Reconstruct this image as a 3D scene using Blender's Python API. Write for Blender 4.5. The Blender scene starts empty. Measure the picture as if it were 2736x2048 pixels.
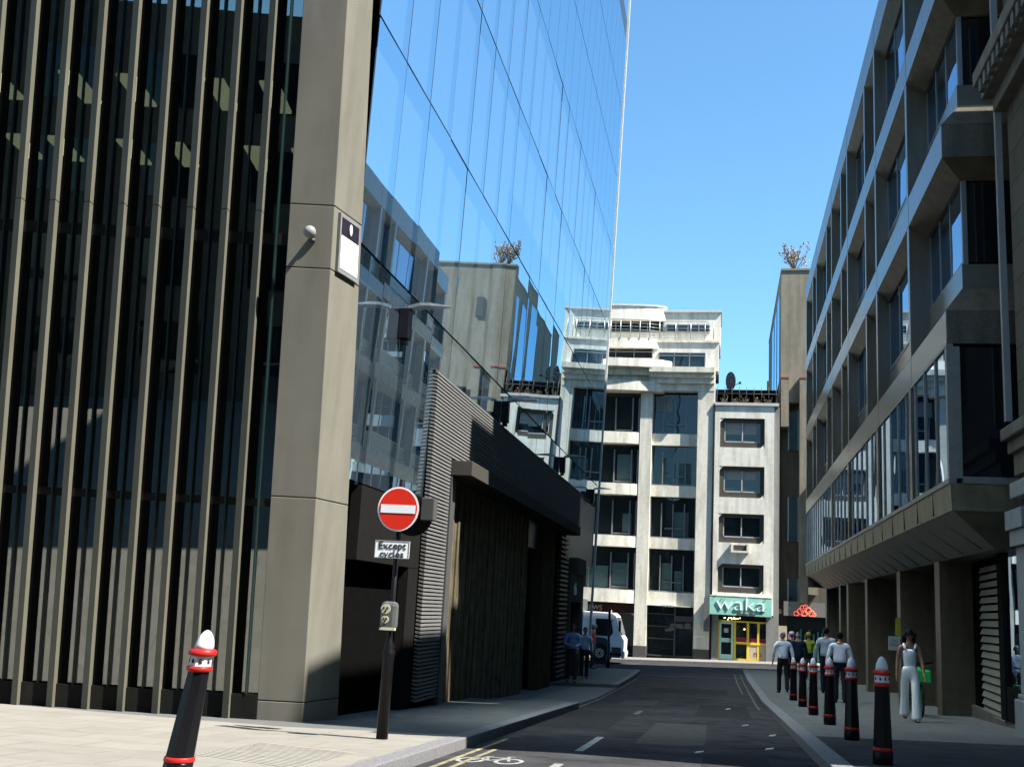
import bpy, math, random
import numpy as np
random.seed(7); rng = random.Random(11)
SC = bpy.context.scene; COL = SC.collection
R_ = math.radians

# ------------------------------------------------------------------ camera, world, sun, exposure
CZ = 0.933                                   # eye height over the lane datum
PW, PH, FPX, ROLL, VPX, VPY = 2736., 2048., 2900., .055, 1930., 1640.
_v = np.array([VPX - PW/2, VPY - PH/2, FPX]); YC = _v/np.linalg.norm(_v)
_H = FPX*FPX/((VPY - PH/2) - ROLL*(VPX - PW/2)); _z = np.array([ROLL*_H, -_H, FPX]); ZC = _z/np.linalg.norm(_z)
XC = np.cross(YC, ZC)
cam_d = bpy.data.cameras.new('camera'); cam = bpy.data.objects.new('camera', cam_d); COL.objects.link(cam)
from mathutils import Matrix, Vector
cam.matrix_world = Matrix(((XC[0], -XC[1], -XC[2], 0), (YC[0], -YC[1], -YC[2], 0), (ZC[0], -ZC[1], -ZC[2], CZ), (0, 0, 0, 1)))
cam_d.sensor_width = 36.; cam_d.lens = FPX/PW*36.; cam_d.clip_start = .05; cam_d.clip_end = 3000
SC.camera = cam
SUN_EL, SUN_AZ = R_(52), R_(106.5)             # azimuth clockwise from +Y
sdir = Vector((math.sin(SUN_AZ)*math.cos(SUN_EL), math.cos(SUN_AZ)*math.cos(SUN_EL), math.sin(SUN_EL)))
W = bpy.data.worlds.new('World'); SC.world = W; W.use_nodes = True
nt = W.node_tree; nt.nodes.clear()
sky = nt.nodes.new('ShaderNodeTexSky'); sky.sky_type = 'NISHITA'; sky.sun_disc = False
sky.sun_elevation = SUN_EL; sky.sun_rotation = SUN_AZ; sky.air_density = 1.0; sky.dust_density = .6; sky.ozone_density = 2.2
bg = nt.nodes.new('ShaderNodeBackground'); bg.inputs[1].default_value = .08
wo = nt.nodes.new('ShaderNodeOutputWorld'); tn = nt.nodes.new('ShaderNodeMix'); tn.data_type = 'RGBA'; tn.blend_type = 'MULTIPLY'; tn.inputs[0].default_value = 1; tn.inputs[7].default_value = (.66, .98, 1.06, 1)   # camera white balance of the photo's sky
nt.links.new(sky.outputs[0], tn.inputs[6]); nt.links.new(tn.outputs[2], bg.inputs[0]); nt.links.new(bg.outputs[0], wo.inputs[0])
sl = bpy.data.lights.new('sun', 'SUN'); sl.energy = 5.0; sl.angle = R_(.53); sl.color = (1, .965, .9)
so = bpy.data.objects.new('sun', sl); COL.objects.link(so); so.rotation_euler = sdir.to_track_quat('Z', 'Y').to_euler(); so.location = (20, -10, 40)
SC.cycles.caustics_reflective = True; SC.cycles.blur_glossy = .35
SC.view_settings.view_transform = 'Standard'; SC.view_settings.look = 'None'; SC.view_settings.exposure = 1.73; SC.view_settings.gamma = 1

# ------------------------------------------------------------------ pixel helpers (source-pixel ray onto a real plane)
def ray(px, py):
    d = np.array([px - PW/2, py - PH/2, FPX]); return np.array([d@XC, d@YC, d@ZC])
def atY(px, py, Y):
    d = ray(px, py); t = Y/d[1]; return (d[0]*t, Y, CZ + d[2]*t)
def atX(px, py, X):
    d = ray(px, py); t = X/d[0]; return (X, d[1]*t, CZ + d[2]*t)
def zg(x, y):                                # pavement level
    h = float(np.interp(y, [-40, 0, 29, 42, 55, 105], [-.4, 0, 1.10, 1.337, 1.373, 1.373]))
    return -h + .03*(min(5.3, max(-5.3, x)) - 1.76)
KERB = .12

# ------------------------------------------------------------------ materials
MATS = {}
KEEP = ('bollard_white', 'notice_white', 'plate_white', 'portland_stone', 'white_render', 'tan_concrete', 'white_top', 'trouser_white', 'top_white', 'shirt_white', 'yellow_frame', 'mint_fascia', 'mint_door', 'lorry_white', 'coping_grey', 'sign_white', 'hivis_orange', 'sign_red', 'bollard_red', 'bike_green', 'sign_rim', 'sign_bar', 'brown_granite', 'stained_granite')   # finishes left at full colour; all others are darkened to deepen the shade
def mat(name, col, rough=.7, metal=0., var=.12, scale=6., bump=0., bscale=60., spec=.22, stain=0., coat=0.):
    if name in MATS: return MATS[name]
    if name not in KEEP: col = [c*.68 for c in col]
    m = bpy.data.materials.new(name); m.use_nodes = True; t = m.node_tree; b = t.nodes['Principled BSDF']
    b.inputs['Roughness'].default_value = rough; b.inputs['Metallic'].default_value = metal
    if spec <= .12: b.inputs['IOR'].default_value = 1.0          # fully matte, dusty surface
    b.inputs['Specular IOR Level'].default_value = spec; b.inputs['Coat Weight'].default_value = coat
    tc = t.nodes.new('ShaderNodeTexCoord'); n = t.nodes.new('ShaderNodeTexNoise'); n.inputs['Scale'].default_value = scale
    n.inputs['Detail'].default_value = 6; n.inputs['Roughness'].default_value = .65; t.links.new(tc.outputs['Object'], n.inputs['Vector'])
    cr = t.nodes.new('ShaderNodeValToRGB'); e = cr.color_ramp.elements
    e[0].position = .3; e[1].position = .7
    e[0].color = (*[c*(1 - var) for c in col], 1); e[1].color = (*[min(1, c*(1 + var)) for c in col], 1)
    t.links.new(n.outputs['Fac'], cr.inputs[0]); out = cr.outputs[0]
    if stain:
        mp = t.nodes.new('ShaderNodeMapping'); mp.inputs['Scale'].default_value = (1.6, 1.6, .22); t.links.new(tc.outputs['Object'], mp.inputs[0])
        n2 = t.nodes.new('ShaderNodeTexNoise'); n2.inputs['Scale'].default_value = 2.2; n2.inputs['Detail'].default_value = 5; t.links.new(mp.outputs[0], n2.inputs['Vector'])
        r2 = t.nodes.new('ShaderNodeValToRGB'); r2.color_ramp.elements[0].position = .42; r2.color_ramp.elements[1].position = .68
        r2.color_ramp.elements[0].color = (1, 1, 1, 1); r2.color_ramp.elements[1].color = (1 - stain,)*2 + (1 - stain*1.1, 1)
        t.links.new(n2.outputs['Fac'], r2.inputs[0])
        mx = t.nodes.new('ShaderNodeMix'); mx.data_type = 'RGBA'; mx.blend_type = 'MULTIPLY'; mx.inputs[0].default_value = 1
        t.links.new(out, mx.inputs[6]); t.links.new(r2.outputs[0], mx.inputs[7]); out = mx.outputs[2]
    t.links.new(out, b.inputs['Base Color'])
    if bump:
        n3 = t.nodes.new('ShaderNodeTexNoise'); n3.inputs['Scale'].default_value = bscale; n3.inputs['Detail'].default_value = 4
        t.links.new(tc.outputs['Object'], n3.inputs['Vector']); bp = t.nodes.new('ShaderNodeBump'); bp.inputs['Strength'].default_value = bump
        bp.inputs['Distance'].default_value = .02; t.links.new(n3.outputs['Fac'], bp.inputs['Height']); t.links.new(bp.outputs[0], b.inputs['Normal'])
    MATS[name] = m; return m
def brick_mat(name, c1, c2, mortar, scale, bw, rh, rough=.8, axes='XY', msize=.008, offset=.5, bump=.2, stain=0.):
    if name in MATS: return MATS[name]
    m = mat(name, c1, rough, stain=stain, spec=.12, var=.2, scale=2.5); c1, c2, mortar = [[q*.68 for q in c] for c in (c1, c2, mortar)]; t = m.node_tree; b = t.nodes['Principled BSDF']
    tc = t.nodes.new('ShaderNodeTexCoord'); sep = t.nodes.new('ShaderNodeSeparateXYZ'); cb = t.nodes.new('ShaderNodeCombineXYZ')
    t.links.new(tc.outputs['Object'], sep.inputs[0])
    for i, a in enumerate(axes): t.links.new(sep.outputs['XYZ'.index(a)], cb.inputs[i])
    br = t.nodes.new('ShaderNodeTexBrick'); br.inputs['Scale'].default_value = scale; br.inputs['Brick Width'].default_value = bw; br.inputs['Row Height'].default_value = rh
    br.inputs['Mortar Size'].default_value = msize; br.offset = offset; br.inputs['Bias'].default_value = 0
    br.inputs['Color1'].default_value = (*c1, 1); br.inputs['Color2'].default_value = (*c2, 1); br.inputs['Mortar'].default_value = (*mortar, 1)
    t.links.new(cb.outputs[0], br.inputs['Vector'])
    old = b.inputs['Base Color'].links[0].from_socket
    mx = t.nodes.new('ShaderNodeMix'); mx.data_type = 'RGBA'; mx.blend_type = 'MIX'; mx.inputs[0].default_value = .3
    t.links.new(br.outputs['Color'], mx.inputs[6]); t.links.new(old, mx.inputs[7]); t.links.new(mx.outputs[2], b.inputs['Base Color'])
    if bump:
        bp = t.nodes.new('ShaderNodeBump'); bp.inputs['Strength'].default_value = bump; bp.inputs['Distance'].default_value = .01; bp.invert = True
        t.links.new(br.outputs['Fac'], bp.inputs['Height']); t.links.new(bp.outputs[0], b.inputs['Normal'])
    return m
def glass_mat(name, dark, refl, tint=(.9, .95, 1), wob=0., wscale=.6, frit=None, graz=1., transp=None, lo=None, hi=1.):
    if name in MATS: return MATS[name]
    m = bpy.data.materials.new(name); m.use_nodes = True; t = m.node_tree; t.nodes.clear()
    o = t.nodes.new('ShaderNodeOutputMaterial'); g = t.nodes.new('ShaderNodeBsdfGlossy'); g.inputs['Roughness'].default_value = .0; g.inputs['Color'].default_value = (*tint, 1)
    if transp:
        d = t.nodes.new('ShaderNodeBsdfTransparent'); d.inputs['Color'].default_value = (*transp, 1)
    else:
        d = t.nodes.new('ShaderNodeBsdfDiffuse'); d.inputs['Color'].default_value = (*dark, 1)
    tc = t.nodes.new('ShaderNodeTexCoord')
    if frit:
        sp = t.nodes.new('ShaderNodeSeparateXYZ'); t.links.new(tc.outputs['Generated'], sp.inputs[0])
        a = t.nodes.new('ShaderNodeMath'); a.operation = 'LESS_THAN'; a.inputs[1].default_value = .86; t.links.new(sp.outputs[2], a.inputs[0])
        b2 = t.nodes.new('ShaderNodeMath'); b2.operation = 'LESS_THAN'; b2.inputs[1].default_value = .8; t.links.new(sp.outputs[1], b2.inputs[0])
        c = t.nodes.new('ShaderNodeMath'); c.operation = 'MULTIPLY'; t.links.new(a.outputs[0], c.inputs[0]); t.links.new(b2.outputs[0], c.inputs[1])
        st = t.nodes.new('ShaderNodeMath'); st.operation = 'MULTIPLY'; st.inputs[1].default_value = .55; t.links.new(c.outputs[0], st.inputs[0])
        d2 = t.nodes.new('ShaderNodeBsdfDiffuse'); d2.inputs['Color'].default_value = (*frit, 1)
        ms = t.nodes.new('ShaderNodeMixShader'); t.links.new(st.outputs[0], ms.inputs[0]); t.links.new(d.outputs[0], ms.inputs[1]); t.links.new(d2.outputs[0], ms.inputs[2]); dsh = ms.outputs[0]
    else: dsh = d.outputs[0]
    lw = t.nodes.new('ShaderNodeLayerWeight'); lw.inputs[0].default_value = .5
    ra = t.nodes.new('ShaderNodeMapRange'); ra.inputs[1].default_value = 0; ra.inputs[2].default_value = 1; ra.inputs[3].default_value = refl; ra.inputs[4].default_value = graz
    pw = t.nodes.new('ShaderNodeMath'); pw.operation = 'POWER'; pw.inputs[1].default_value = 3.; t.links.new(lw.outputs['Facing'], pw.inputs[0]); t.links.new(pw.outputs[0], ra.inputs[0])
    if lo is not None:
        t.links.new(lw.outputs['Facing'], ra.inputs[0]); ra.inputs[1].default_value = lo; ra.inputs[2].default_value = hi; ra.interpolation_type = 'SMOOTHSTEP'
    mx = t.nodes.new('ShaderNodeMixShader'); t.links.new(ra.outputs[0], mx.inputs[0]); t.links.new(dsh, mx.inputs[1]); t.links.new(g.outputs[0], mx.inputs[2]); t.links.new(mx.outputs[0], o.inputs[0])
    if wob:
        n = t.nodes.new('ShaderNodeTexNoise'); n.inputs['Scale'].default_value = wscale; n.inputs['Detail'].default_value = 1; t.links.new(tc.outputs['Object'], n.inputs['Vector'])
        bp = t.nodes.new('ShaderNodeBump'); bp.inputs['Strength'].default_value = wob; bp.inputs['Distance'].default_value = .05
        t.links.new(n.outputs['Fac'], bp.inputs['Height']); t.links.new(bp.outputs[0], g.inputs['Normal'])
    MATS[name] = m; return m
def emit_mat(name, col, s):
    if name in MATS: return MATS[name]
    m = bpy.data.materials.new(name); m.use_nodes = True; b = m.node_tree.nodes['Principled BSDF']
    b.inputs['Base Color'].default_value = (*col, 1); b.inputs['Emission Color'].default_value = (*col, 1); b.inputs['Emission Strength'].default_value = s*.67
    MATS[name] = m; return m

# ------------------------------------------------------------------ mesh builder
class MB:
    def __init__(s): s.v = []; s.f = []; s.sm = []
    def poly(s, pts, smooth=False):
        i = len(s.v); s.v += [tuple(p) for p in pts]; s.f.append(tuple(range(i, i + len(pts)))); s.sm.append(smooth); return s
    def hexa(s, b, t):
        """8-corner solid: bottom ring b (4), top ring t (4), same order"""
        i = len(s.v); s.v += [tuple(p) for p in b] + [tuple(p) for p in t]
        for f in ((3, 2, 1, 0), (4, 5, 6, 7), (0, 1, 5, 4), (1, 2, 6, 5), (2, 3, 7, 6), (3, 0, 4, 7)):
            s.f.append(tuple(i + k for k in f)); s.sm.append(False)
        return s
    def box(s, x0, x1, y0, y1, z0, z1):
        return s.hexa([(x0, y0, z0), (x1, y0, z0), (x1, y1, z0), (x0, y1, z0)], [(x0, y0, z1), (x1, y0, z1), (x1, y1, z1), (x0, y1, z1)])
    def prism(s, pts, vec):
        n = len(pts); i = len(s.v); a = [tuple(p) for p in pts]; b = [tuple(p[k] + vec[k] for k in range(3)) for p in pts]
        s.v += a + b; s.f.append(tuple(range(i + n - 1, i - 1, -1))); s.f.append(tuple(range(i + n, i + 2*n))); s.sm += [False]*2
        for k in range(n):
            j = (k + 1) % n; s.f.append((i + k, i + j, i + n + j, i + n + k)); s.sm.append(False)
        return s
    def lathe(s, c, prof, n=20, lean=(0, 0)):
        i = len(s.v); k = len(prof)
        for r, z in prof:
            for a in range(n):
                th = 2*math.pi*a/n; s.v.append((c[0] + r*math.cos(th) + lean[0]*z, c[1] + r*math.sin(th) + lean[1]*z, c[2] + z))
        for p in range(k - 1):
            for a in range(n):
                b = (a + 1) % n; s.f.append((i + p*n + a, i + p*n + b, i + (p + 1)*n + b, i + (p + 1)*n + a)); s.sm.append(True)
        s.f.append(tuple(i + a for a in range(n - 1, -1, -1))); s.f.append(tuple(i + (k - 1)*n + a for a in range(n))); s.sm += [False]*2
        return s
    def tube(s, pts, r, n=8):
        pts = [Vector(p) for p in pts]; i = len(s.v); k = len(pts); rs = r if isinstance(r, (list, tuple)) else [r]*k
        up = Vector((0, 0, 1))
        for q, p in enumerate(pts):
            d = (pts[min(q + 1, k - 1)] - pts[max(q - 1, 0)]).normalized()
            u = d.cross(up); u = u.normalized() if u.length > 1e-3 else Vector((1, 0, 0)); w = d.cross(u).normalized()
            for a in range(n):
                th = 2*math.pi*a/n; s.v.append(tuple(p + (u*math.cos(th) + w*math.sin(th))*rs[q]))
        for p in range(k - 1):
            for a in range(n):
                b = (a + 1) % n; s.f.append((i + p*n + a, i + p*n + b, i + (p + 1)*n + b, i + (p + 1)*n + a)); s.sm.append(True)
        s.f.append(tuple(i + a for a in range(n - 1, -1, -1))); s.f.append(tuple(i + (k - 1)*n + a for a in range(n))); s.sm += [False]*2
        return s
    def ball(s, c, r, n=12, m=8):
        rx, ry, rz = r if isinstance(r, (list, tuple)) else (r, r, r); i = len(s.v)
        for p in range(1, m):
            ph = math.pi*p/m
            for a in range(n):
                th = 2*math.pi*a/n; s.v.append((c[0] + rx*math.sin(ph)*math.cos(th), c[1] + ry*math.sin(ph)*math.sin(th), c[2] - rz*math.cos(ph)))
        s.v += [(c[0], c[1], c[2] - rz), (c[0], c[1], c[2] + rz)]; lo = len(s.v) - 2; hi = lo + 1
        for p in range(m - 2):
            for a in range(n):
                b = (a + 1) % n; s.f.append((i + p*n + a, i + p*n + b, i + (p + 1)*n + b, i + (p + 1)*n + a)); s.sm.append(True)
        for a in range(n):
            b = (a + 1) % n; s.f.append((lo, i + b, i + a)); s.f.append((i + (m - 2)*n + a, i + (m - 2)*n + b, hi)); s.sm += [True]*2
        return s
    def build(s, name, m, parent=None, bevel=0.):
        off = Vector((0, 0, 0)); p = parent
        while p: off += p.location; p = p.parent
        me = bpy.data.meshes.new(name); me.from_pydata([(a - off[0], b - off[1], c - off[2]) for a, b, c in s.v], [], s.f); me.validate(); me.update()
        me.polygons.foreach_set('use_smooth', s.sm if len(s.sm) == len(me.polygons) else [False]*len(me.polygons))
        o = bpy.data.objects.new(name, me); COL.objects.link(o); me.materials.append(m)
        if parent: o.parent = parent
        if bevel:
            b = o.modifiers.new('bevel', 'BEVEL'); b.width = bevel; b.segments = 2; b.limit_method = 'ANGLE'
        return o
def tag(o, label, cat, group=None):
    o['label'] = label; o['category'] = cat
    if group: o['group'] = group
    return o
def thing(name, label, cat, loc, group=None):
    o = bpy.data.objects.new(name, None); o.empty_display_size = .2; COL.objects.link(o); o.location = loc
    return tag(o, label, cat, group)
def struct(o): o['kind'] = 'structure'; return o
def kids(o): return [c for c in bpy.data.objects if c.parent == o]
def copy_tree(o, parent=None):
    c = o.copy(); COL.objects.link(c)
    if parent: c.parent = parent
    for ch in kids(o): copy_tree(ch, c)
    return c
def text(name, s, size, m, parent, loc, rot, ext=.006, align='CENTER', sx=1., weight=0.):
    cu = bpy.data.curves.new(name, 'FONT'); cu.body = s; cu.size = size; cu.extrude = ext; cu.resolution_u = 6; cu.align_x = align; cu.align_y = 'CENTER'; cu.offset = weight
    o = bpy.data.objects.new(name, cu); COL.objects.link(o); cu.materials.append(m)
    dg = bpy.context.evaluated_depsgraph_get(); me = bpy.data.meshes.new_from_object(o.evaluated_get(dg)); me.name = name
    bpy.data.objects.remove(o); bpy.data.curves.remove(cu); o = bpy.data.objects.new(name, me); COL.objects.link(o)
    off = Vector((0, 0, 0)); p = parent
    while p: off += p.location; p = p.parent
    o.parent = parent; o.location = Vector(loc) - off; o.rotation_euler = rot; o.scale = (sx, 1, 1)
    return o
FACE_CAM = (math.pi/2, 0, 0)

# ------------------------------------------------------------------ palette
ASPH = mat('asphalt', (.064, .064, .068), .92, var=.3, scale=1.3, bump=.5, bscale=220, stain=.25, spec=.08)
FOOT = mat('footway_asphalt', (.06, .06, .062), .9, var=.25, scale=2, bump=.4, bscale=200, spec=.08)  # darker than the grey paving it adjoins
PAVE = brick_mat('york_stone', (.29, .27, .235), (.25, .235, .205), (.15, .14, .12), 1, .9, .6, .85, msize=.008, bump=.15, stain=.18)
PAVE2 = brick_mat('grey_paving', (.15, .155, .15), (.13, .135, .13), (.085, .085, .085), 1, .75, .6, .85, msize=.008, bump=.15, stain=.2)
GRAN = mat('kerb_granite', (.20, .195, .20), .85, spec=.12, var=.25, scale=30, bump=.2, bscale=120)
PAINT = mat('road_paint', (.34, .34, .32), .8, var=.5, scale=9, stain=.3)
YELLOW = mat('yellow_paint', (.28, .25, .14), .8, var=.5, scale=9, stain=.3)
STONE = mat('column_stone', (.212, .200, .164), .85, var=.05, scale=2, bump=.15, bscale=160, stain=.16, spec=.15)
FIN = mat('fin_metal', (.155, .149, .112), .6, var=.1, scale=2, spec=.2, stain=.12)
DARKM = mat('dark_metal', (.022, .022, .02), .6, var=.2, spec=.1)
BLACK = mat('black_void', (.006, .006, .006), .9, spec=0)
LOUV = mat('louvre_metal', (.19, .19, .185), .6, var=.08, spec=.1)
GREYM = mat('grey_metal', (.085, .085, .083), .5, var=.08, spec=.15)
TEAL = mat('teal_edge', (.014, .034, .032), .4, spec=.2)
BROWNW = mat('bronze_panel', (.15, .128, .085), .7, var=.35, scale=3, stain=.3, spec=.1)
GRANITE = mat('brown_granite', (.115, .094, .064), .4, var=.2, scale=5, bump=.0, spec=.5, stain=.35)
GRANITE_P = mat('polished_granite', (.15, .132, .10), .26, var=.22, scale=24, spec=.5, stain=.3)
WHITEST = mat('portland_stone', (.66, .62, .525), .85, var=.1, scale=5, stain=.3, bump=.05)
WHITEP = mat('white_render', (.68, .645, .565), .85, var=.1, scale=4, stain=.28)
FARGLASS = glass_mat('far_glass', (.012, .018, .02), .05, wob=.12, wscale=.8, graz=.7)
CURT = glass_mat('curtain_glass', (.008, .02, .038), .16, lo=.34, hi=.62, tint=(.80, .93, 1.), wob=.03, wscale=.5, frit=(.17, .24, .30), graz=.86)
RGLASS = glass_mat('bay_glass', (.006, .010, .016), .30, tint=(.62, .80, 1.), wob=.10, wscale=.7, graz=.85)
DKGLASS = glass_mat('end_glass', (.008, .009, .012), .06, wob=.05, graz=.6)
CLEAR = glass_mat('lobby_glass', (0, 0, 0), .22, tint=(.95, .98, .97), transp=(.42, .46, .43), graz=.6, wob=.02)
ALU = mat('aluminium', (.30, .31, .31), .4, metal=.4, var=.05)
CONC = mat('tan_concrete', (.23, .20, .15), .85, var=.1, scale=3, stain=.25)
RUST = brick_mat('rusticated_stone', (.15, .138, .115), (.13, .12, .10), (.06, .055, .05), 1, 1.1, .55, .85, axes='YZ', msize=.012, bump=.9, stain=.25)
STONE2 = mat('grey_stone', (.19, .175, .145), .85, var=.14, scale=6, bump=.2, bscale=60, stain=.35)
LITSTONE = mat('pale_stone', (.34, .36, .36), .7, var=.08, scale=6, stain=.1)  # pilaster stone with reflected sunlight put into its paler colour
BOLB = mat('bollard_black', (.008, .008, .010), .36, var=.2, spec=.18)
BOLW = mat('bollard_white', (.55, .55, .55), .4, var=.06)
BOLR = mat('bollard_red', (.36, .014, .012), .4, var=.1)

# ------------------------------------------------------------------ ground, road, pavements
def grid(xs, ys, dz, m, name):
    b = MB(); i0 = 0
    for y in ys:
        for x in xs: b.v.append((x, y, zg(x, y) + dz))
    n = len(xs)
    for j in range(len(ys) - 1):
        for i in range(n - 1):
            a = j*n + i; b.f.append((a, a + 1, a + n + 1, a + n)); b.sm.append(False)
    return struct(b.build(name, m))
grid([-400, -60, -5.3, 0, 5.3, 60, 400], [-400, -40, 0, 29, 42, 55, 105, 600], -KERB, ASPH, 'road')
def slab(pts, m, name, bot=-.3):
    """pavement polygon (x, y) split at the level breaks, with a real edge down"""
    b = MB(); n = len(pts)
    top = [(x, y, zg(x, y)) for x, y in pts]
    b.poly(top)
    for k in range(n):
        p, q = top[k], top[(k + 1) % n]
        b.poly([p, (p[0], p[1], p[2] + bot), (q[0], q[1], q[2] + bot), q])
    return b
def strip(x0, x1, y0, y1, m, name, x0b=None, x1b=None):
    """quad pavement strips cut at every break of slope"""
    x0b = x0 if x0b is None else x0b; x1b = x1 if x1b is None else x1b
    ys = sorted({y0, y1} | {y for y in (-40, 0, 29, 42, 55, 105) if y0 < y < y1}); b = MB()
    fx = lambda y, a, c: a + (c - a)*(y - y0)/(y1 - y0)
    for ya, yb in zip(ys, ys[1:]):
        for xl, xr in ((-5.3, None),) if False else ((None, None),):
            xa0, xa1, xb0, xb1 = fx(ya, x0, x0b), fx(ya, x1, x1b), fx(yb, x0, x0b), fx(yb, x1, x1b)
            cuts = [c for c in (-5.3, 5.3) if min(xa0, xb0) < c < max(xa1, xb1)]
            e0 = [(xa0, xb0)] + [(c, c) for c in cuts]; e1 = [(c, c) for c in cuts] + [(xa1, xb1)]
            for (pa, pb), (qa, qb) in zip(e0, e1):
                bt = [(pa, ya), (qa, ya), (qb, yb), (pb, yb)]
                b.hexa([(x, y, zg(x, y) - .4) for x, y in bt], [(x, y, zg(x, y)) for x, y in bt])
    return struct(b.build(name, m))
strip(-60, -3.12, -30, 13.2, PAVE, 'pavement')
strip(-60, -3.12, 13.2, 23.4, PAVE2, 'pavement')
strip(-60, -3.32, 34.5, 46.6, PAVE2, 'pavement', x1b=-3.5)
strip(1.27, 60, 15.95, 50.3, PAVE2, 'pavement', x0b=1.12)
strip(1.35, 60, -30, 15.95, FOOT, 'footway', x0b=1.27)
strip(-80, 80, 57.3, 60.0, PAVE, 'pavement')
def kerb(x0, y0, x1, y1, w=.22, name='kerb'):
    """granite kerb stones along a line, each stone cut by a thin joint"""
    b = MB(); L = math.hypot(x1 - x0, y1 - y0); n = max(1, int(L/.9)); dx, dy = (x1 - x0)/L, (y1 - y0)/L; nx, ny = dy, -dx
    for k in range(n):
        a, c = L*k/n + .004, L*(k + 1)/n - .004
        q = [(x0 + dx*a, y0 + dy*a), (x0 + dx*a + nx*w, y0 + dy*a + ny*w), (x0 + dx*c + nx*w, y0 + dy*c + ny*w), (x0 + dx*c, y0 + dy*c)]
        b.hexa([(x, y, zg(x, y) - .4) for x, y in q], [(x, y, zg(x, y) + .004) for x, y in q])
    return struct(b.build(name, GRAN, bevel=.012))
kerb(-3.12, -6, -3.12, 23.4); kerb(-3.32, 34.5, -3.5, 46.6)
kerb(-8, 46.6, -3.4, 46.6, w=-.22)
kerb(1.35, -6, 1.27, 15.95, w=-.22); kerb(1.27, 15.95, 1.12, 50.3, w=-.22)
kerb(-60, 57.3, 60, 57.3, w=.22)
# vehicle crossover in front of the gate
b = MB()
for xa, xb in ((-7, -5.3), (-5.3, -3.15)):
    for ya, yb in ((23.4, 29), (29, 34.5)):
        q = [(xa, ya), (xb, ya), (xb, yb), (xa, yb)]
        b.hexa([(x, y, zg(x, y) - .4) for x, y in q], [(x, y, zg(x, y) - KERB + .02) for x, y in q])
struct(b.build('road', mat('crossover_setts', (.13, .135, .14), .85, var=.25, scale=9, bump=.4, bscale=80)))
def road_z(x, y): return zg(x, y) - KERB + .005
def mark(name, polys, m, dz=0.):
    b = MB()
    for pl in polys: b.poly([(x, y, road_z(x, y) + dz) for x, y in pl])
    return struct(b.build(name, m))
def lane(x0, y0, x1, y1, w):
    L = math.hypot(x1 - x0, y1 - y0); nx, ny = (y1 - y0)/L*w/2, -(x1 - x0)/L*w/2
    return [(x0 - nx, y0 - ny), (x0 + nx, y0 + ny), (x1 + nx, y1 + ny), (x1 - nx, y1 - ny)]
mark('road_marking', [lane(-2.72, 6, -2.72, 14.5, .06)], YELLOW); mark('road_marking', [lane(-2.55, 6, -2.55, 12.9, .06)], YELLOW)
FAINT = mat('worn_line', (.12, .115, .09), .8, var=.3, scale=10); mark('road_marking', [lane(.95, -2, .85, 29, .045), lane(.85, 29, .8, 42, .045), lane(.8, 42, .78, 48, .045)], FAINT); mark('road_marking', [lane(.62, 34, .56, 42, .045), lane(.56, 42, .54, 48, .045)], FAINT)  # line colour dulled for the lines that lie faint in shade
mark('road_marking', [lane(-2.95, 23, -3.05, 29, .05), lane(-3.05, 29, -3.1, 42, .05)], FAINT)
for ya, yb in ((9.9, 11.6), (13.2, 15.6), (22, 23.4)): mark('road_marking', [lane(-1.62, ya, -1.62, yb, .1)], PAINT if ya < 16 else FAINT)
mark('road_marking', [lane(-3.2, 44.9, .9, 44.9, .12)], FAINT)
def ring(cx, cy, r, w, sy=1., n=20):
    out = []
    for k in range(n):
        a, c = 2*math.pi*k/n, 2*math.pi*(k + 1)/n
        out.append([(cx + (r - w/2)*math.cos(a), cy + sy*(r - w/2)*math.sin(a)), (cx + (r + w/2)*math.cos(a), cy + sy*(r + w/2)*math.sin(a)),
                    (cx + (r + w/2)*math.cos(c), cy + sy*(r + w/2)*math.sin(c)), (cx + (r - w/2)*math.cos(c), cy + sy*(r - w/2)*math.sin(c))])
    return out
bx, by = -2.34, 11.55
cyc = ring(bx - .2, by, .13, .045, 1.9) + ring(bx + .2, by, .13, .045, 1.9)
for a in ((-.3, 0, -.14, .42), (-.3, 0, -.03, 0), (-.03, 0, -.16, .4), (-.03, 0, .2, .38), (-.15, .36, .2, .36), (.3, 0, .17, .48), (-.22, .44, -.06, .44), (.17, .48, .28, .5)):
    cyc.append(lane(bx + a[0]*.66, by + a[1], bx + a[2]*.66, by + a[3], .035))
for k, pl in enumerate(cyc): cyc[k] = pl
mark('road_marking', cyc, PAINT)
mark('road_marking', [[(-2.6, 9.7), (-2.1, 9.7), (-2.35, 10.85)], lane(-2.35, 8.4, -2.35, 9.7, .1)], PAINT)
b = MB()   # tactile paving ribs by the kerb
for k in range(16):
    x = -6.1 + k*.085
for k in range(17):
    y = 8.6 + k*.09
    q = lane(-4.6, y + .9, -3.4, y + .3, .045)
    b.hexa([(x, y2, zg(x, y2) - .01) for x, y2 in q], [(x, y2, zg(x, y2) + .0035) for x, y2 in q])
struct(b.build('pavement', mat('tactile_stone', (.34, .32, .275), .85, spec=.1, var=.15)))
PATCH = mat('asphalt_repair', (.045, .045, .047), .95, var=.2, scale=6, bump=.4, bscale=200, spec=.06); PATCH2 = mat('asphalt_worn', (.085, .084, .082), .95, var=.2, scale=6, bump=.4, bscale=200, spec=.06)
for (x0, x1, y0, y1, m_) in ((-1.1, -.2, 14.8, 19.5, PATCH2), (-2.9, -1.7, 17.2, 22.6, PATCH), (-.5, .6, 22, 27.5, PATCH), (-2.4, -1.5, 26, 28.8, PATCH2), (-.2, .55, 11.6, 13.6, PATCH), (-2.2, .2, 33, 36, PATCH)): mark('road', [[(x0, y0), (x1, y0 + .05), (x1 - .03, y1), (x0 + .02, y1 - .04)]], m_, dz=-.002)
LIT = mat('paper_litter', (.6, .6, .57), .8)
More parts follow.
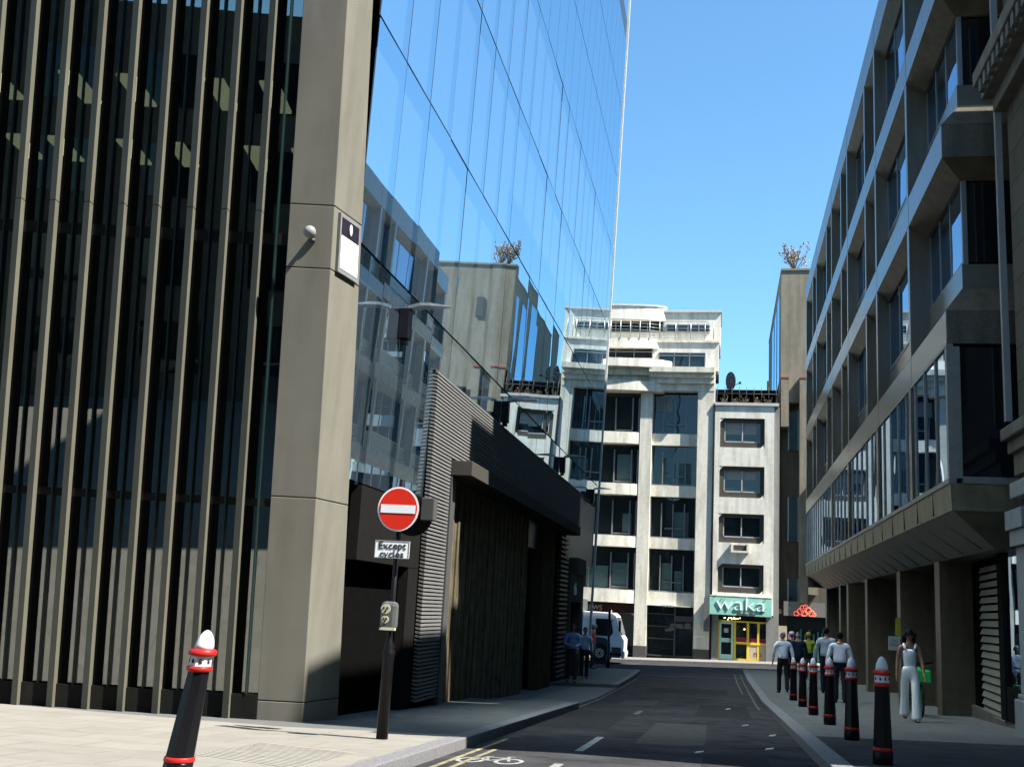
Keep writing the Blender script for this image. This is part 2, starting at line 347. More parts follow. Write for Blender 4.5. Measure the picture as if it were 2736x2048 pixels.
for k, (x, y) in enumerate([(.35, 19.5), (.55, 14.6), (.1, 25.5), (-.3, 13.6), (.7, 17.2)]):
    b = MB(); z = road_z(x, y)
    b.prism([(x, y, z), (x + .09, y + .02, z + .012), (x + .11, y + .09, z + .02), (x + .02, y + .08, z + .006)], (0, 0, .012))
    tag(b.build('litter', LIT), ['crumpled white scrap on the road nearest the third bollard', 'torn pale scrap lying in the near right gutter', 'small pale scrap far down the lane', 'white scrap near the centre line in the near lane', 'pale scrap beside the right kerb next to the nearest bollards'][k], 'litter', 'scraps of litter on the road')

# ------------------------------------------------------------------ left building: finned corner and leaning glass facade
GB = thing('glass_office_tower', 'blue mirrored glass office tower with beige fins and a stone corner column on the left', 'building', (-7, 14, -.8))
C0 = Vector((-5.36, 14.0, -.76)); U = Vector((-.982, -.19, 0)); N0 = Vector((.19, -.982, 0)); TILT = .145
def F(u, z, out=0.):
    p = C0 + U*u + N0*(TILT*(z + .76) + out); return (p.x, p.y, z)
def fbox(b, u0, u1, o0, o1, z0, z1):
    return b.hexa([F(u1, z0, o1), F(u0, z0, o1), F(u0, z0, o0), F(u1, z0, o0)], [F(u1, z1, o1), F(u0, z1, o1), F(u0, z1, o0), F(u1, z1, o0)])
def gx(z): return -5.25 + .025*z
ZT = 27.
zgr = -1.3
# corner column in courses, with joints
joints = [zgr, -.49, 2.14, 5.157, 6.0, 10.6, 15, 19.5, 24, ZT]
def colpts(z):
    yr = 14.98 - (z + .76)*.172
    a = F(.60, z); c = F(0, z); r = (gx(z) + .05, max(yr, c[1] + .25), z)
    return [c, r, (a[0], r[1] + .3, z), a]
for z0, z1 in zip(joints, joints[1:]):
    b = MB(); b.hexa([colpts(z0 + .006)[k] for k in (3, 0, 1, 2)], [colpts(z1 - .006)[k] for k in (3, 0, 1, 2)])
    b.build('corner_column_block', STONE, GB, bevel=.008)
b = MB(); ins = lambda z: [tuple(Vector(p)*.96 + (sum((Vector(q) for q in colpts(z)), Vector())/4)*.04) for p in (colpts(z)[k] for k in (3, 0, 1, 2))]
b.hexa(ins(zgr), ins(ZT - .05)); b.build('column_core', DARKM, GB)
NF = 18; FS = .459
for k in range(NF):
    u = .945 + FS*k
    for z0, z1 in ((zgr, 5.85), (5.862, 14.), (14.012, ZT)):
        MB().hexa([F(u + .088, z0, .075), F(u, z0, .10), F(u, z0, -.02), F(u + .088, z0, -.02)], [F(u + .088, z1, .075), F(u, z1, .10), F(u, z1, -.02), F(u + .088, z1, -.02)]).build('fin', FIN, GB)
for k in range(NF):
    u = .945 + FS*k; b = MB(); fbox(b, u - .12, u, -.043, -.03, -.42, ZT); b.build('fin_reveal', BLACK, GB)
for k in range(NF + 1):
    ua = .60 if k == 0 else .945 + FS*(k - 1) + .088
    ub = .945 + FS*k if k < NF else ua + .5
    for z0, z1 in ((-.42, 2.0), (2.1, 5.45), (5.6, 9.9), (10.05, 15.)):
        fbox(MB(), ua, ub, -.06, -.045, z0, z1).build('glazing_pane', CLEAR, GB)
    fbox(MB(), ua + .15, ua + .168, -.044, .02, -.42, ZT).build('mullion', TEAL, GB)
    b = MB(); fbox(b, ua, ub, -.10, .01, zgr, -.42); b.build('plinth', DARKM, GB)
b = MB(); fbox(b, .60, 9.4, -.10, -.03, 2.0, 2.1); fbox(b, .60, 9.4, -.10, -.03, 5.45, 5.6); fbox(b, .6, 9.4, -.1, -.03, 9.9, 10.05); fbox(b, .6, 9.4, -.1, -.045, 15., ZT); b.build('transom', DARKM, GB)
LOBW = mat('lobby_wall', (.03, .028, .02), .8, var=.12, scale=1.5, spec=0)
LOBF = mat('lobby_floor', (.42, .44, .43), .4, var=.08)
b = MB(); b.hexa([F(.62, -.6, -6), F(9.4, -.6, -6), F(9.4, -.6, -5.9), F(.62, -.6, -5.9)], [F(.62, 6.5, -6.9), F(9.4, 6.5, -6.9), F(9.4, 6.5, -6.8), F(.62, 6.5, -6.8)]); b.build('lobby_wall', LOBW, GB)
b = MB(); b.hexa([F(.62, -.66, -6.5), F(9.4, -.66, -6.5), F(9.4, -.66, -.1), F(.62, -.66, -.1)], [F(.62, -.6, -6.5), F(9.4, -.6, -6.5), F(9.4, -.6, -.1), F(.62, -.6, -.1)]); b.build('lobby_floor', LOBF, GB)
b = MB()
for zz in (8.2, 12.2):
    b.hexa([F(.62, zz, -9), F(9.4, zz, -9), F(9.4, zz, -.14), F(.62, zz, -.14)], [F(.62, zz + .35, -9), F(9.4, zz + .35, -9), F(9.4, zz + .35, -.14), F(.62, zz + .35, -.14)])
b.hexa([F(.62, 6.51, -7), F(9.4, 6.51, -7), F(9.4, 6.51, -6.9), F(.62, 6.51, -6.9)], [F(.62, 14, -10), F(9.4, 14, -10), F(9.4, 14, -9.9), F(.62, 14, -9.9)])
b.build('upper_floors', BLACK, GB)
LGT = emit_mat('ceiling_panel_light', (.95, .9, .62), .42)
for u in (1.15, 1.95, 3.25, 4.1, 5.3, 6.0, 6.75, 7.5, 8.8):
    for o in (-1.2, -3.6):
        b = MB(); zz = 8.15; b.hexa([F(u, zz, o - 1.0), F(u + .28, zz, o - 1.0), F(u + .28, zz, o), F(u, zz, o)], [F(u, zz + .04, o - 1.0), F(u + .28, zz + .04, o - 1.0), F(u + .28, zz + .04, o), F(u, zz + .04, o)])
        b.build('ceiling_light', LGT, GB)
SUNP = mat('lobby_pier', (.70, .71, .69), .6, var=.04)  # sunlit patches behind the glazing, put in as added white slabs
b = MB(); b.hexa([F(2.75, -.6, -.8), F(3.25, -.6, -.8), F(3.25, -.6, -.5), F(2.75, -.6, -.5)], [F(2.55, 1.5, -.95), F(2.8, 1.2, -.95), F(2.8, 1.2, -.65), F(2.55, 1.5, -.65)]); b.build('lobby_pier', SUNP, GB)
b = MB(); b.hexa([F(3.6, -.6, -1.0), F(5.2, -.6, -1.0), F(5.2, -.6, -.5), F(3.6, -.6, -.5)], [F(3.6, .75, -1.0), F(4.1, .4, -1.0), F(4.1, .4, -.5), F(3.6, .75, -.5)]); b.build('reception_desk', SUNP, GB)  # second white slab, shaped as a lower patch of sun
# curtain wall facing the lane: panes, floor joints, backing
YG0, YG1 = 13.75, 44.9
rows = [2.5, 5.8, 9.2, 12.57, 15.97, 19.25, 22.5, 25.8]
npan = 22; pw = (YG1 - YG0)/npan
for r in range(4):
    for k in range(npan):
        y0, y1 = YG0 + k*pw + .012, YG0 + (k + 1)*pw - .012; z0, z1 = rows[r] + .02, rows[r + 1] - .02
        if r == 0 and y0 > 18.6: z0 = 4.95
        ymin0, ymin1 = colpts(z0)[1][1] + .03, colpts(z1)[1][1] + .03
        if y1 < max(ymin0, ymin1) + .1: continue
        a0, a1 = max(y0, ymin0), max(y0, ymin1)
        ja, jb = rng.uniform(-.006, .006), rng.uniform(-.006, .006); b = MB(); b.hexa([(gx(z0) - .02, a0, z0), (gx(z0), a0, z0), (gx(z0) + ja, y1, z0), (gx(z0) - .02, y1, z0)], [(gx(z1) - .02, a1, z1), (gx(z1) + jb, a1, z1), (gx(z1) + ja + jb, y1, z1), (gx(z1) - .02, y1, z1)])
        b.build('curtain_pane', CURT, GB)
b = MB()
for r in range(4, 7):
    for k in range(npan):
        y0, y1 = YG0 + k*pw + .012, YG0 + (k + 1)*pw - .012; z0, z1 = rows[r] + .02, rows[r + 1] - .02
        b.hexa([(gx(z0) - .02, y0, z0), (gx(z0), y0, z0), (gx(z0), y1, z0), (gx(z0) - .02, y1, z0)], [(gx(z1) - .02, y0, z1), (gx(z1), y0, z1), (gx(z1), y1, z1), (gx(z1) - .02, y1, z1)])
o = b.build('upper_panes', glass_mat('curtain_glass_plain', (.008, .02, .038), .16, lo=.34, hi=.62, tint=(.80, .93, 1.), wob=.03, wscale=.5, graz=.88), GB); o['kind'] = 'stuff'
MUL = mat('curtain_joint', (.03, .055, .085), .4)
b = MB(); b.hexa([(gx(1) - .4, 15.2, 2.47), (gx(1) - .06, 15.2, 2.47), (gx(1) - .06, YG1, 2.47), (gx(1) - .4, YG1, 2.47)], [(gx(ZT) - .4, 14.2, ZT), (gx(ZT) - .06, 14.2, ZT), (gx(ZT) - .06, YG1, ZT), (gx(ZT) - .4, YG1, ZT)]); b.build('wall_backing', MUL, GB)
b = MB(); b.hexa([(gx(-.5) - .05, YG1 + .01, -.5), (gx(-.5) + .04, YG1 + .01, -.5), (gx(-.5) + .04, YG1 + .16, -.5), (gx(-.5) - .05, YG1 + .16, -.5)], [(gx(ZT + 4) - .05, YG1 + .01, ZT + 4), (gx(ZT + 4) + .04, YG1 + .01, ZT + 4), (gx(ZT + 4) + .04, YG1 + .16, ZT + 4), (gx(ZT + 4) - .05, YG1 + .16, ZT + 4)]); b.build('edge_trim', mat('pale_trim', (.62, .60, .56), .5), GB)
b = MB(); b.box(-13.8, -5.66, 22.5, YG1 - .05, -2, ZT - 1.); b.box(-13.8, -12.5, 13.5, 22.4, -2, ZT - 1.); b.build('rear_block', GREYM, GB)
# lower street wall: portal, louvres, gate, canopy
b = MB(); b.box(-5.32, -5.16, 15.05, 18.35, 1.42, 2.49); b.box(-5.32, -5.16, 17.75, 18.35, -1.2, 1.41); b.build('portal_lintel', mat('portal_metal', (.018, .017, .016), .7, spec=.1), GB)
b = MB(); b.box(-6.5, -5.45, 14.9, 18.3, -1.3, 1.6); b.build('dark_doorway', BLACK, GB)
b = MB()
z = -.78
while z < 4.9:
    y0 = 18.36
    b.hexa([(-5.14, y0, z), (-5.05, y0, z - .02), (-5.05, 19.75, z - .02), (-5.14, 19.75, z)], [(-5.14, y0, z + .034), (-5.05, y0, z + .016), (-5.05, 19.75, z + .016), (-5.14, 19.75, z + .034)])
    if z > 3.52:
        b.hexa([(-5.14, 19.752, z), (-5.05, 19.752, z - .02), (-5.05, 38.9, z - .02), (-5.14, 38.9, z)], [(-5.14, 19.752, z + .034), (-5.05, 19.752, z + .016), (-5.05, 38.9, z + .016), (-5.14, 38.9, z + .034)])
    z += .066
b.build('louvre_screen', LOUV, GB)
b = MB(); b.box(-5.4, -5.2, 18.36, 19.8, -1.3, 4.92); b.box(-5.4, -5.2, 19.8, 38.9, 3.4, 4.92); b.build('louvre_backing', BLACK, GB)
b = MB(); b.box(-5.2, -5.08, 18.3, 38.95, 4.925, 4.948); b.build('louvre_coping', GREYM, GB)
b = MB(); b.box(-5.3, -5.02, 19.77, 20.1, -1.3, 3.2); b.build('gate_jamb', GREYM, GB)
b = MB(); b.box(-5.3, -4.65, 19.78, 36., 3.22, 3.5); b.build('canopy', mat('canopy_metal', (.075, .07, .062), .6, var=.06, spec=.1), GB, bevel=.01)
b = MB(); y = 20.12
while y < 29.5:
    b.box(-5.36, -5.22 - (.03 if int(y*8) % 2 else 0), y, y + .15, -1.6, 3.2); y += .17
b.build('gate', BROWNW, GB)
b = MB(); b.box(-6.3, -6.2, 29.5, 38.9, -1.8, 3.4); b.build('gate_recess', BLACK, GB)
b = MB(); y = 31.3
while y < 33.8:
    b.box(-5.36, -5.1 - (.03 if int(y*8) % 2 else 0), y, y + .15, -1.8, 3.2); y += .17
b.build('side_panel', mat('bronze_panel_pale', (.085, .072, .042), .7, var=.2, scale=3, stain=.2, spec=.1), GB)
b = MB(); z = -1.3
while z < 3.1:
    b.box(-5.2, -5.08, 34.8, 36.6, z, z + .07); z += .15
b.build('vent_louvre', GREYM, GB); MB().box(-5.5, -5.22, 34.7, 36.7, -1.8, 3.4).build('vent_backing', BLACK, GB)
SHOPG = mat('shop_metal', (.10, .09, .072), .7, var=.08, spec=.12)
b = MB(); b.box(-5.6, -5.02, 36.8, 40.4, 1.1, 2.0); b.box(-5.6, -5.02, 36.8, 37.1, -1.8, 1.09); b.box(-5.6, -5.02, 39.7, 40.4, -1.8, 1.09); b.box(-5.6, -4.97, 38.2, 40.5, 2.02, 2.6); b.build('shop_portal', SHOPG, GB)
MB().box(-5.7, -5.5, 37.1, 39.7, -1.8, 1.09).build('shop_door', DARKM, GB)
MB().box(-6.2, -5.72, 40.81, 44.85, -1.9, 4.9).build('end_wall', GREYM, GB)
text('shop_sign', 'tib', .62, mat('sign_mint', (.45, .66, .62), .5), GB, (-5.008, 38.0, 1.5), (math.pi/2, 0, math.pi/2), .01)
# wall lamps: bracket box and one wing each (the glass doubles them)
LAMPW = mat('lamp_wing', (.42, .46, .50), .3, metal=.5, var=.05)
lamp0 = None; LW = ['nearest winged lamp on the glass wall, beside the corner column', 'second winged lamp on the glass wall, above the louvres', 'third winged lamp on the glass wall, in front of the white building', 'farthest winged lamp on the glass wall, nearest the white edge trim']
for k, (y, z) in enumerate([(16.13, 5.45), (24.4, 5.53), (33.8, 5.54), (42., 5.43)]):
    x = gx(z)
    if k == 0:
        lamp0 = thing('wall_lamp', LW[0], 'lamp', (x, y, z), 'winged lamps along the glass wall')
        b = MB(); b.box(x + .005, x + .17, y - .1, y + .1, z - .52, z - .02); b.box(x + .03, x + .14, y - .07, y + .07, z - .6, z - .525); b.build('bracket', BOLB, lamp0, bevel=.015)
        b = MB(); pts = []
        prof = [(0.14, .02, .05, .09), (.34, .06, .05, .12), (.5, .055, .045, .12), (.72, .03, .02, .08), (.82, .02, .008, .04)]
        for (xa, za, ta, wa), (xb, zb, tb, wb) in zip(prof, prof[1:]):
            b.hexa([(x + xa, y - wa, z + za - ta), (x + xb, y - wb, z + zb - tb), (x + xb, y + wb, z + zb - tb), (x + xa, y + wa, z + za - ta)], [(x + xa, y - wa, z + za), (x + xb, y - wb, z + zb), (x + xb, y + wb, z + zb), (x + xa, y + wa, z + za)])
        b.build('wing', LAMPW, lamp0)
    else:
        c = copy_tree(lamp0); c.location = (x, y, z); c['label'] = LW[k]
# cctv dome and notice board on the column
cp = Vector(F(.27, 5.57, 0)); CC = thing('security_camera', 'small grey dome security camera on an arm on the stone corner column', 'camera', cp)
b = MB(); b.tube([cp, cp + N0*.16], .03); b.lathe((cp.x, cp.y, cp.z - .05), [(.045, -.02), (.045, .02)], 10); b.build('arm', GREYM, CC)
q = cp + N0*.2; MB().ball(q, .085).build('dome', mat('camera_grey', (.3, .3, .3), .3), CC)
def colface(t, z):
    c, r = colpts(z)[0], colpts(z)[1]; n = Vector((r[1] - c[1], c[0] - r[0], 0)).normalized()
    return Vector(c).lerp(Vector(r), t), n
NB = thing('notice_board', 'white framed notice board with a black crest header on the stone corner column', 'notice', colface(.5, 5.5)[0])
def nquad(name, t0, t1, z0, z1, o0, o1, m):
    pb = []; pt = []
    for z, L in ((z0, pb), (z1, pt)):
        for t, oo in ((t0, o0), (t1, o0), (t1, o1), (t0, o1)):
            p, n = colface(t, z); L.append(tuple(p + n*oo))
    return MB().hexa(pb, pt).build(name, m, NB)
nquad('frame', .14, .84, 5.16, 5.95, -.05, .045, mat('notice_frame', (.45, .46, .45), .4, metal=.5))
nquad('white_panel', .19, .79, 5.22, 5.66, .046, .052, mat('notice_white', (.86, .87, .88), .4, var=.01))
nquad('black_header', .19, .79, 5.664, 5.90, .046, .052, mat('notice_black', (.025, .02, .035), .4))
p, n = colface(.49, 5.79); MB().ball(p + n*.056, (.012, .06, .085), 10, 8).build('crest', mat('crest_grey', (.66, .66, .68), .5, var=.3, scale=40), NB)

# ------------------------------------------------------------------ right building: brown granite offices over a pillared arcade
XR = 3.6; XW = 3.97
RB = thing('granite_office_building', 'brown granite office building with recessed windows and projecting first floor on the right', 'building', (6, 30, -1))
Y0, Y1 = 18.6, 50.3; YB = 22.25
bands = [(5.55, 6.12), (8.85, 9.46), (12.0, 12.62), (15.3, 16.15)]
for z0, z1 in bands:
    MB().box(XR, 9, Y0, Y1, z0, z1).build('floor_band', GRANITE_P, RB, bevel=.012)
pil = [22.2, 26.9, 28.9, 33.2, 35.0, 38.2, 40.1, 44.6, 46.4, 50.05]
for i, (a, c) in enumerate(zip(bands, bands[1:])):
    for y in pil: MB().box(XR + .003, XW + .12, y - .11, y + .11, a[1], c[0]).build('pilaster', GRANITE_P, RB, bevel=.01)
def panes(z0, z1, ya, yb, x, n, m, sill=True):
    w = (yb - ya)/n
    for k in range(n):
        MB().box(x, x + .02, ya + k*w + .03, ya + (k + 1)*w - .03, z0, z1).build('window_pane', m, RB)
    b = MB()
    for k in range(n + 1): b.box(x - .015, x + .04, ya + k*w - .02, ya + k*w + .02, z0 - .001, z1)
    b.box(x - .04, x + .03, ya, yb, z0 - .06, z0 - .002); b.build('window_frame', ALU, RB)
SILLP = mat('sill_panel', (.17, .17, .14), .2, var=.08)
for i, (a, c) in enumerate(zip(bands, bands[1:])):
    zb, zt = a[1], c[0]
    # projecting corner bay
    ys = Y0 + .45
    b = MB(); b.hexa([(XR, Y0, zb + .001), (9, Y0, zb + .001), (9, YB - .12, zb + .001), (XR, YB - .12, zb + .001)], [(XW, ys, zb + .52), (9, ys, zb + .52), (9, YB - .12, zb + .52), (XW, YB - .12, zb + .52)]); b.build('sloping_ledge', GRANITE_P, RB)
    MB().box(XW, 9, ys, YB - .12, zb + .521, zb + .95).build('sill_panel', SILLP, RB)
    panes(zb + 1.0, zt, ys + .11, YB - .15, XW + .05, 3, RGLASS)
    MB().box(XW + .03, XW + .11, ys + .02, ys + .10, zb + .951, zt).build('corner_mullion', ALU, RB)
    MB().box(XW + .12, 6.2, ys + .06, ys + .1, zb + 1.0, zt).build('end_pane', DKGLASS, RB)
    MB().box(5.3, 5.5, ys, ys + .12, zb + .951, zt).build('end_mullion', ALU, RB)
    for ya, yb in zip(pil, pil[1:]):
        n = 2 if yb - ya < 3 else 3; a0, a1 = ya + .11, yb - .11; xi = XR + .26
        b = MB(); b.hexa([(XR + .002, a0, zb + .001), (xi + .3, a0, zb + .001), (xi + .3, a1, zb + .001), (XR + .002, a1, zb + .001)], [(xi, a0, zb + .3), (xi + .3, a0, zb + .3), (xi + .3, a1, zb + .3), (xi, a1, zb + .3)]); b.build('sloping_ledge', GRANITE_P, RB)
        b = MB(); b.hexa([(xi, a0, zt - .26), (xi + .3, a0, zt - .26), (xi + .3, a1, zt - .26), (xi, a1, zt - .26)], [(XR + .002, a0, zt - .001), (xi + .3, a0, zt - .001), (xi + .3, a1, zt - .001), (XR + .002, a1, zt - .001)]); b.build('bevelled_head', GRANITE, RB)
        MB().box(xi + .01, xi + .3, a0, a1, zb + .301, zb + .72).build('sill_panel', SILLP, RB)
        panes(zb + .79, zt - .262, a0, a1, xi + .04, n, RGLASS)
    b = MB(); b.hexa([(XW, ys, zt - .24), (9, ys, zt - .24), (9, YB - .12, zt - .24), (XW, YB - .12, zt - .24)], [(XR + .002, Y0 + .02, zt - .001), (9, Y0 + .02, zt - .001), (9, YB - .12, zt - .001), (XR + .002, YB - .12, zt - .001)]); b.build('bevelled_head', GRANITE, RB)
MB().box(XW + .5, 9.1, Y0 + .9, Y1 - .2, 2.4, 16).build('core', BLACK, RB)
# flush first-floor glazing, skirt and soffit
n = 30; w = (Y1 - Y0)/n
for k in range(n): MB().box(XR + .02, XR + .05, Y0 + k*w + .025, Y0 + (k + 1)*w - .025, 3.3, 5.5).build('flush_pane', RGLASS, RB)
b = MB()
for k in range(n + 1): b.box(XR - .01, XR + .1, Y0 + k*w - .02 + (.02 if k == 0 else 0), Y0 + k*w + .022, 3.3, 5.5)
b.box(XR - .02, XR + .1, Y0 + .0, Y1, 3.22, 3.298); b.box(XR - .01, XR + .1, Y0, Y1, 5.502, 5.548); b.build('glazing_bars', mat('bar_grey', (.34, .34, .31), .4, metal=.3), RB)
for yp in (22.2, 26.9, 33.2, 38.2): MB().box(XR - .025, XR + .12, yp - .13, yp + .13, 3.3, 5.5).build('flush_pilaster', GRANITE_P, RB)
MB().box(XR + .12, 6.2, Y0 + .05, Y0 + .1, 3.3, 5.5).build('end_pane', DKGLASS, RB)
b = MB(); b.box(XR, XR + .2, Y0 - .001, Y0 + .2, 3.3, 5.5); b.box(5.3, 5.5, Y0 - .001, Y0 + .12, 3.3, 5.5); b.box(XR + .2, 5.3, Y0 - .02, Y0 + .13, 3.22, 3.33); b.build('end_mullion', mat('bar_grey', (.34, .34, .31)), RB)
MOSSY = mat('stained_granite', (.17, .15, .095), .4, var=.25, scale=4, stain=.3)
b = MB(); b.hexa([(XR + .02, Y0 + .02, 2.78), (7, Y0 + .02, 2.78), (7, Y1, 2.78), (XR + .02, Y1, 2.78)], [(XR, Y0, 3.218), (7, Y0, 3.218), (7, Y1, 3.218), (XR, Y1, 3.218)]); b.build('skirt', MOSSY, RB)
JNT = mat('stone_joint', (.03, .027, .02), .9, spec=0)
for y in np.arange(Y0 + 1.55, Y1 - .5, 1.58):
    b = MB(); b.box(XR - .002, XR + .05, y, y + .014, 2.81, 3.217); b.hexa([(XR + .07, y, 2.762), (4.4, y, 2.268), (4.4, y + .016, 2.268), (XR + .07, y + .016, 2.762)], [(XR + .07, y, 2.79), (4.4, y, 2.29), (4.4, y + .016, 2.29), (XR + .07, y + .016, 2.79)]); b.build('panel_joint', JNT, RB)
for z0, z1 in bands:
    for y in (22.2, 26.9, 33.2, 38.2, 44.6): MB().box(XR - .002, XR + .05, y - .13, y - .118, z0 + .01, z1 - .01).build('band_joint', JNT, RB)
b = MB(); b.hexa([(4.45, Y0 + .9, 2.25), (7, Y0 + .9, 2.25), (7, Y1 - .1, 2.25), (4.45, Y1 - .1, 2.25)], [(XR + .04, Y0 + .04, 2.779), (7, Y0 + .04, 2.779), (7, Y1 - .02, 2.779), (XR + .04, Y1 - .02, 2.779)]); b.build('soffit', GRANITE, RB)
for y, xr in ((24.2, 5.15), (29.4, 5.6), (35.9, 6.), (41.2, 6.), (43.9, 6.), (49.6, 6.)):
    MB().box(4.42, xr, y, y + .55, -1.6, 2.26).build('pillar', GRANITE, RB, bevel=.012)
b = MB(); b.box(6.0, 6.2, 24, 50, -1.6, 2.3); b.build('arcade_wall', GRANITE, RB)
MB().box(5.18, 6.1, 29, 29.3, -1.6, 2.3).build('arcade_return', GRANITE, RB); MB().box(5.5, 5.7, 35.4, 35.8, -1.6, 2.3).build('arcade_return', GRANITE, RB)
VENT = mat('vent_slats', (.34, .325, .26), .5, var=.08)
b = MB(); z = -.6
while z < 2.15:
    b.hexa([(4.82, 20.82, z - .02), (4.90, 20.82, z), (5.02, 23.05, z), (4.94, 23.05, z - .02)], [(4.86, 20.82, z + .085), (4.90, 20.82, z + .095), (5.02, 23.05, z + .095), (4.98, 23.05, z + .085)]); z += .145
b.build('vent_louvre', VENT, RB)
MB().hexa([(4.92, 20.8, -1.3), (5.2, 20.8, -1.3), (5.3, 24.19, -1.3), (5.06, 24.19, -1.3)], [(4.92, 20.8, 2.3), (5.2, 20.8, 2.3), (5.3, 24.19, 2.3), (5.06, 24.19, 2.3)]).build('vent_backing', BLACK, RB)
MB().hexa([(4.72, 18.3, -1.2), (4.95, 18.3, -1.2), (5.2, 24.19, -1.2), (4.98, 24.19, -1.2)], [(4.72, 18.3, -.58), (4.95, 18.3, -.58), (5.2, 24.19, -.58), (4.98, 24.19, -.58)]).build('plinth', STONE2, RB)
MB().box(4.76, 5.0, 20.45, 20.79, -.579, 2.3).build('shop_jamb', DARKM, RB)
MB().box(4.82, 4.86, 18.4, 20.44, -.02, 2.25).build('shop_window', RGLASS, RB)
MB().box(4.78, 4.94, 18.4, 20.44, -.579, -.021).build('stall_riser', DARKM, RB)
MB().box(7.5, 16, 19.5, 43, 16, 27).build('rear_tower', GRANITE, RB)
MB().box(9.01, 18, Y0 + .02, Y1, -1.6, 16.1).build('rear_block', GRANITE, RB)
MB().box(XR + .05, 9, Y1 - .2, Y1 - .01, 2.3, 15.3).build('far_end_wall', GRANITE, RB)
# spot lights under the soffit
for y in (36.6, 38.4):
    MB().lathe((4.75, y, 2.0), [(.05, 0), (.07, .06), (.07, .2)], 10).build('arcade_lamp', emit_mat('spot_white', (1, .98, .9), 4.), RB)
# ------------------------------------------------------------------ classical stone building at the near right edge
SB = thing('stone_corner_building', 'grey rusticated classical stone building with cornices at the right edge', 'building', (6.5, 14, -.7))
SX, SY0, SY1, SZ = 4.58, 11.0, 18.2, 13.2
MB().box(SX, 14, SY0, SY1, -1.2, SZ).build('wall', RUST, SB)
b = MB(); b.box(SX - .18, 14.1, SY0 - .18, SY1 + .05, 3.65, 3.85); b.box(SX - .28, 14.1, SY0 - .32, SY1 + .05, 3.852, 4.05); b.box(SX - .1, 14.1, SY0 - .1, SY1 + .02, 3.3, 3.648); b.build('lower_cornice', STONE2, SB, bevel=.02)
b = MB(); b.box(SX - .2, 14.1, SY0 - .2, SY1 + .1, 9.5, 9.75); b.box(SX - .5, 14.1, SY0 - .5, SY1 + .15, 9.98, 10.25); b.box(SX - .38, 14.1, SY0 - .38, SY1 + .12, 9.752, 9.978); b.build('main_cornice', STONE2, SB, bevel=.02)
y = SY0
while y < SY1 - .05:
    MB().box(SX - .47, SX - .385, y, y + .16, 9.76, 9.975).build('dentil', STONE2, SB); y += .3
b = MB()
b.box(SX - .24, SX - .001, SY1 - .85, SY1 + .12, 2.45, 2.75); b.box(SX - .19, SX - .001, SY1 - .8, SY1 + .08, 2.2, 2.448); b.box(SX - .12, SX - .001, SY1 - .72, SY1, .0, 2.198); b.build('pilaster_shaft', LITSTONE, SB, bevel=.012)
b = MB(); b.box(SX - .2, SX - .001, SY1 - .82, SY1 + .1, -1., -.08); b.box(SX - .16, SX - .001, SY1 - .76, SY1 + .05, -.079, -.001); b.build('pilaster_base', mat('base_stone', (.30, .31, .31), .8, var=.12), SB, bevel=.02)
b = MB(); b.box(SX - .16, SX - .001, SY1 - .8, SY1 + .1, 2.95, 3.2); b.build('capital', LITSTONE, SB, bevel=.02)
b = MB(); b.box(SX - .1, SX - .001, 13.6, 15.4, 5.2, 8.6); b.build('window_surround', STONE2, SB); MB().box(SX - .11, SX - .101, 13.8, 15.2, 5.4, 8.4).build('window_pane', DKGLASS, SB)
MB().box(4.40, 4.5, 18.26, 18.36, 4.2, 12.).build('white_downpipe', LITSTONE, SB)

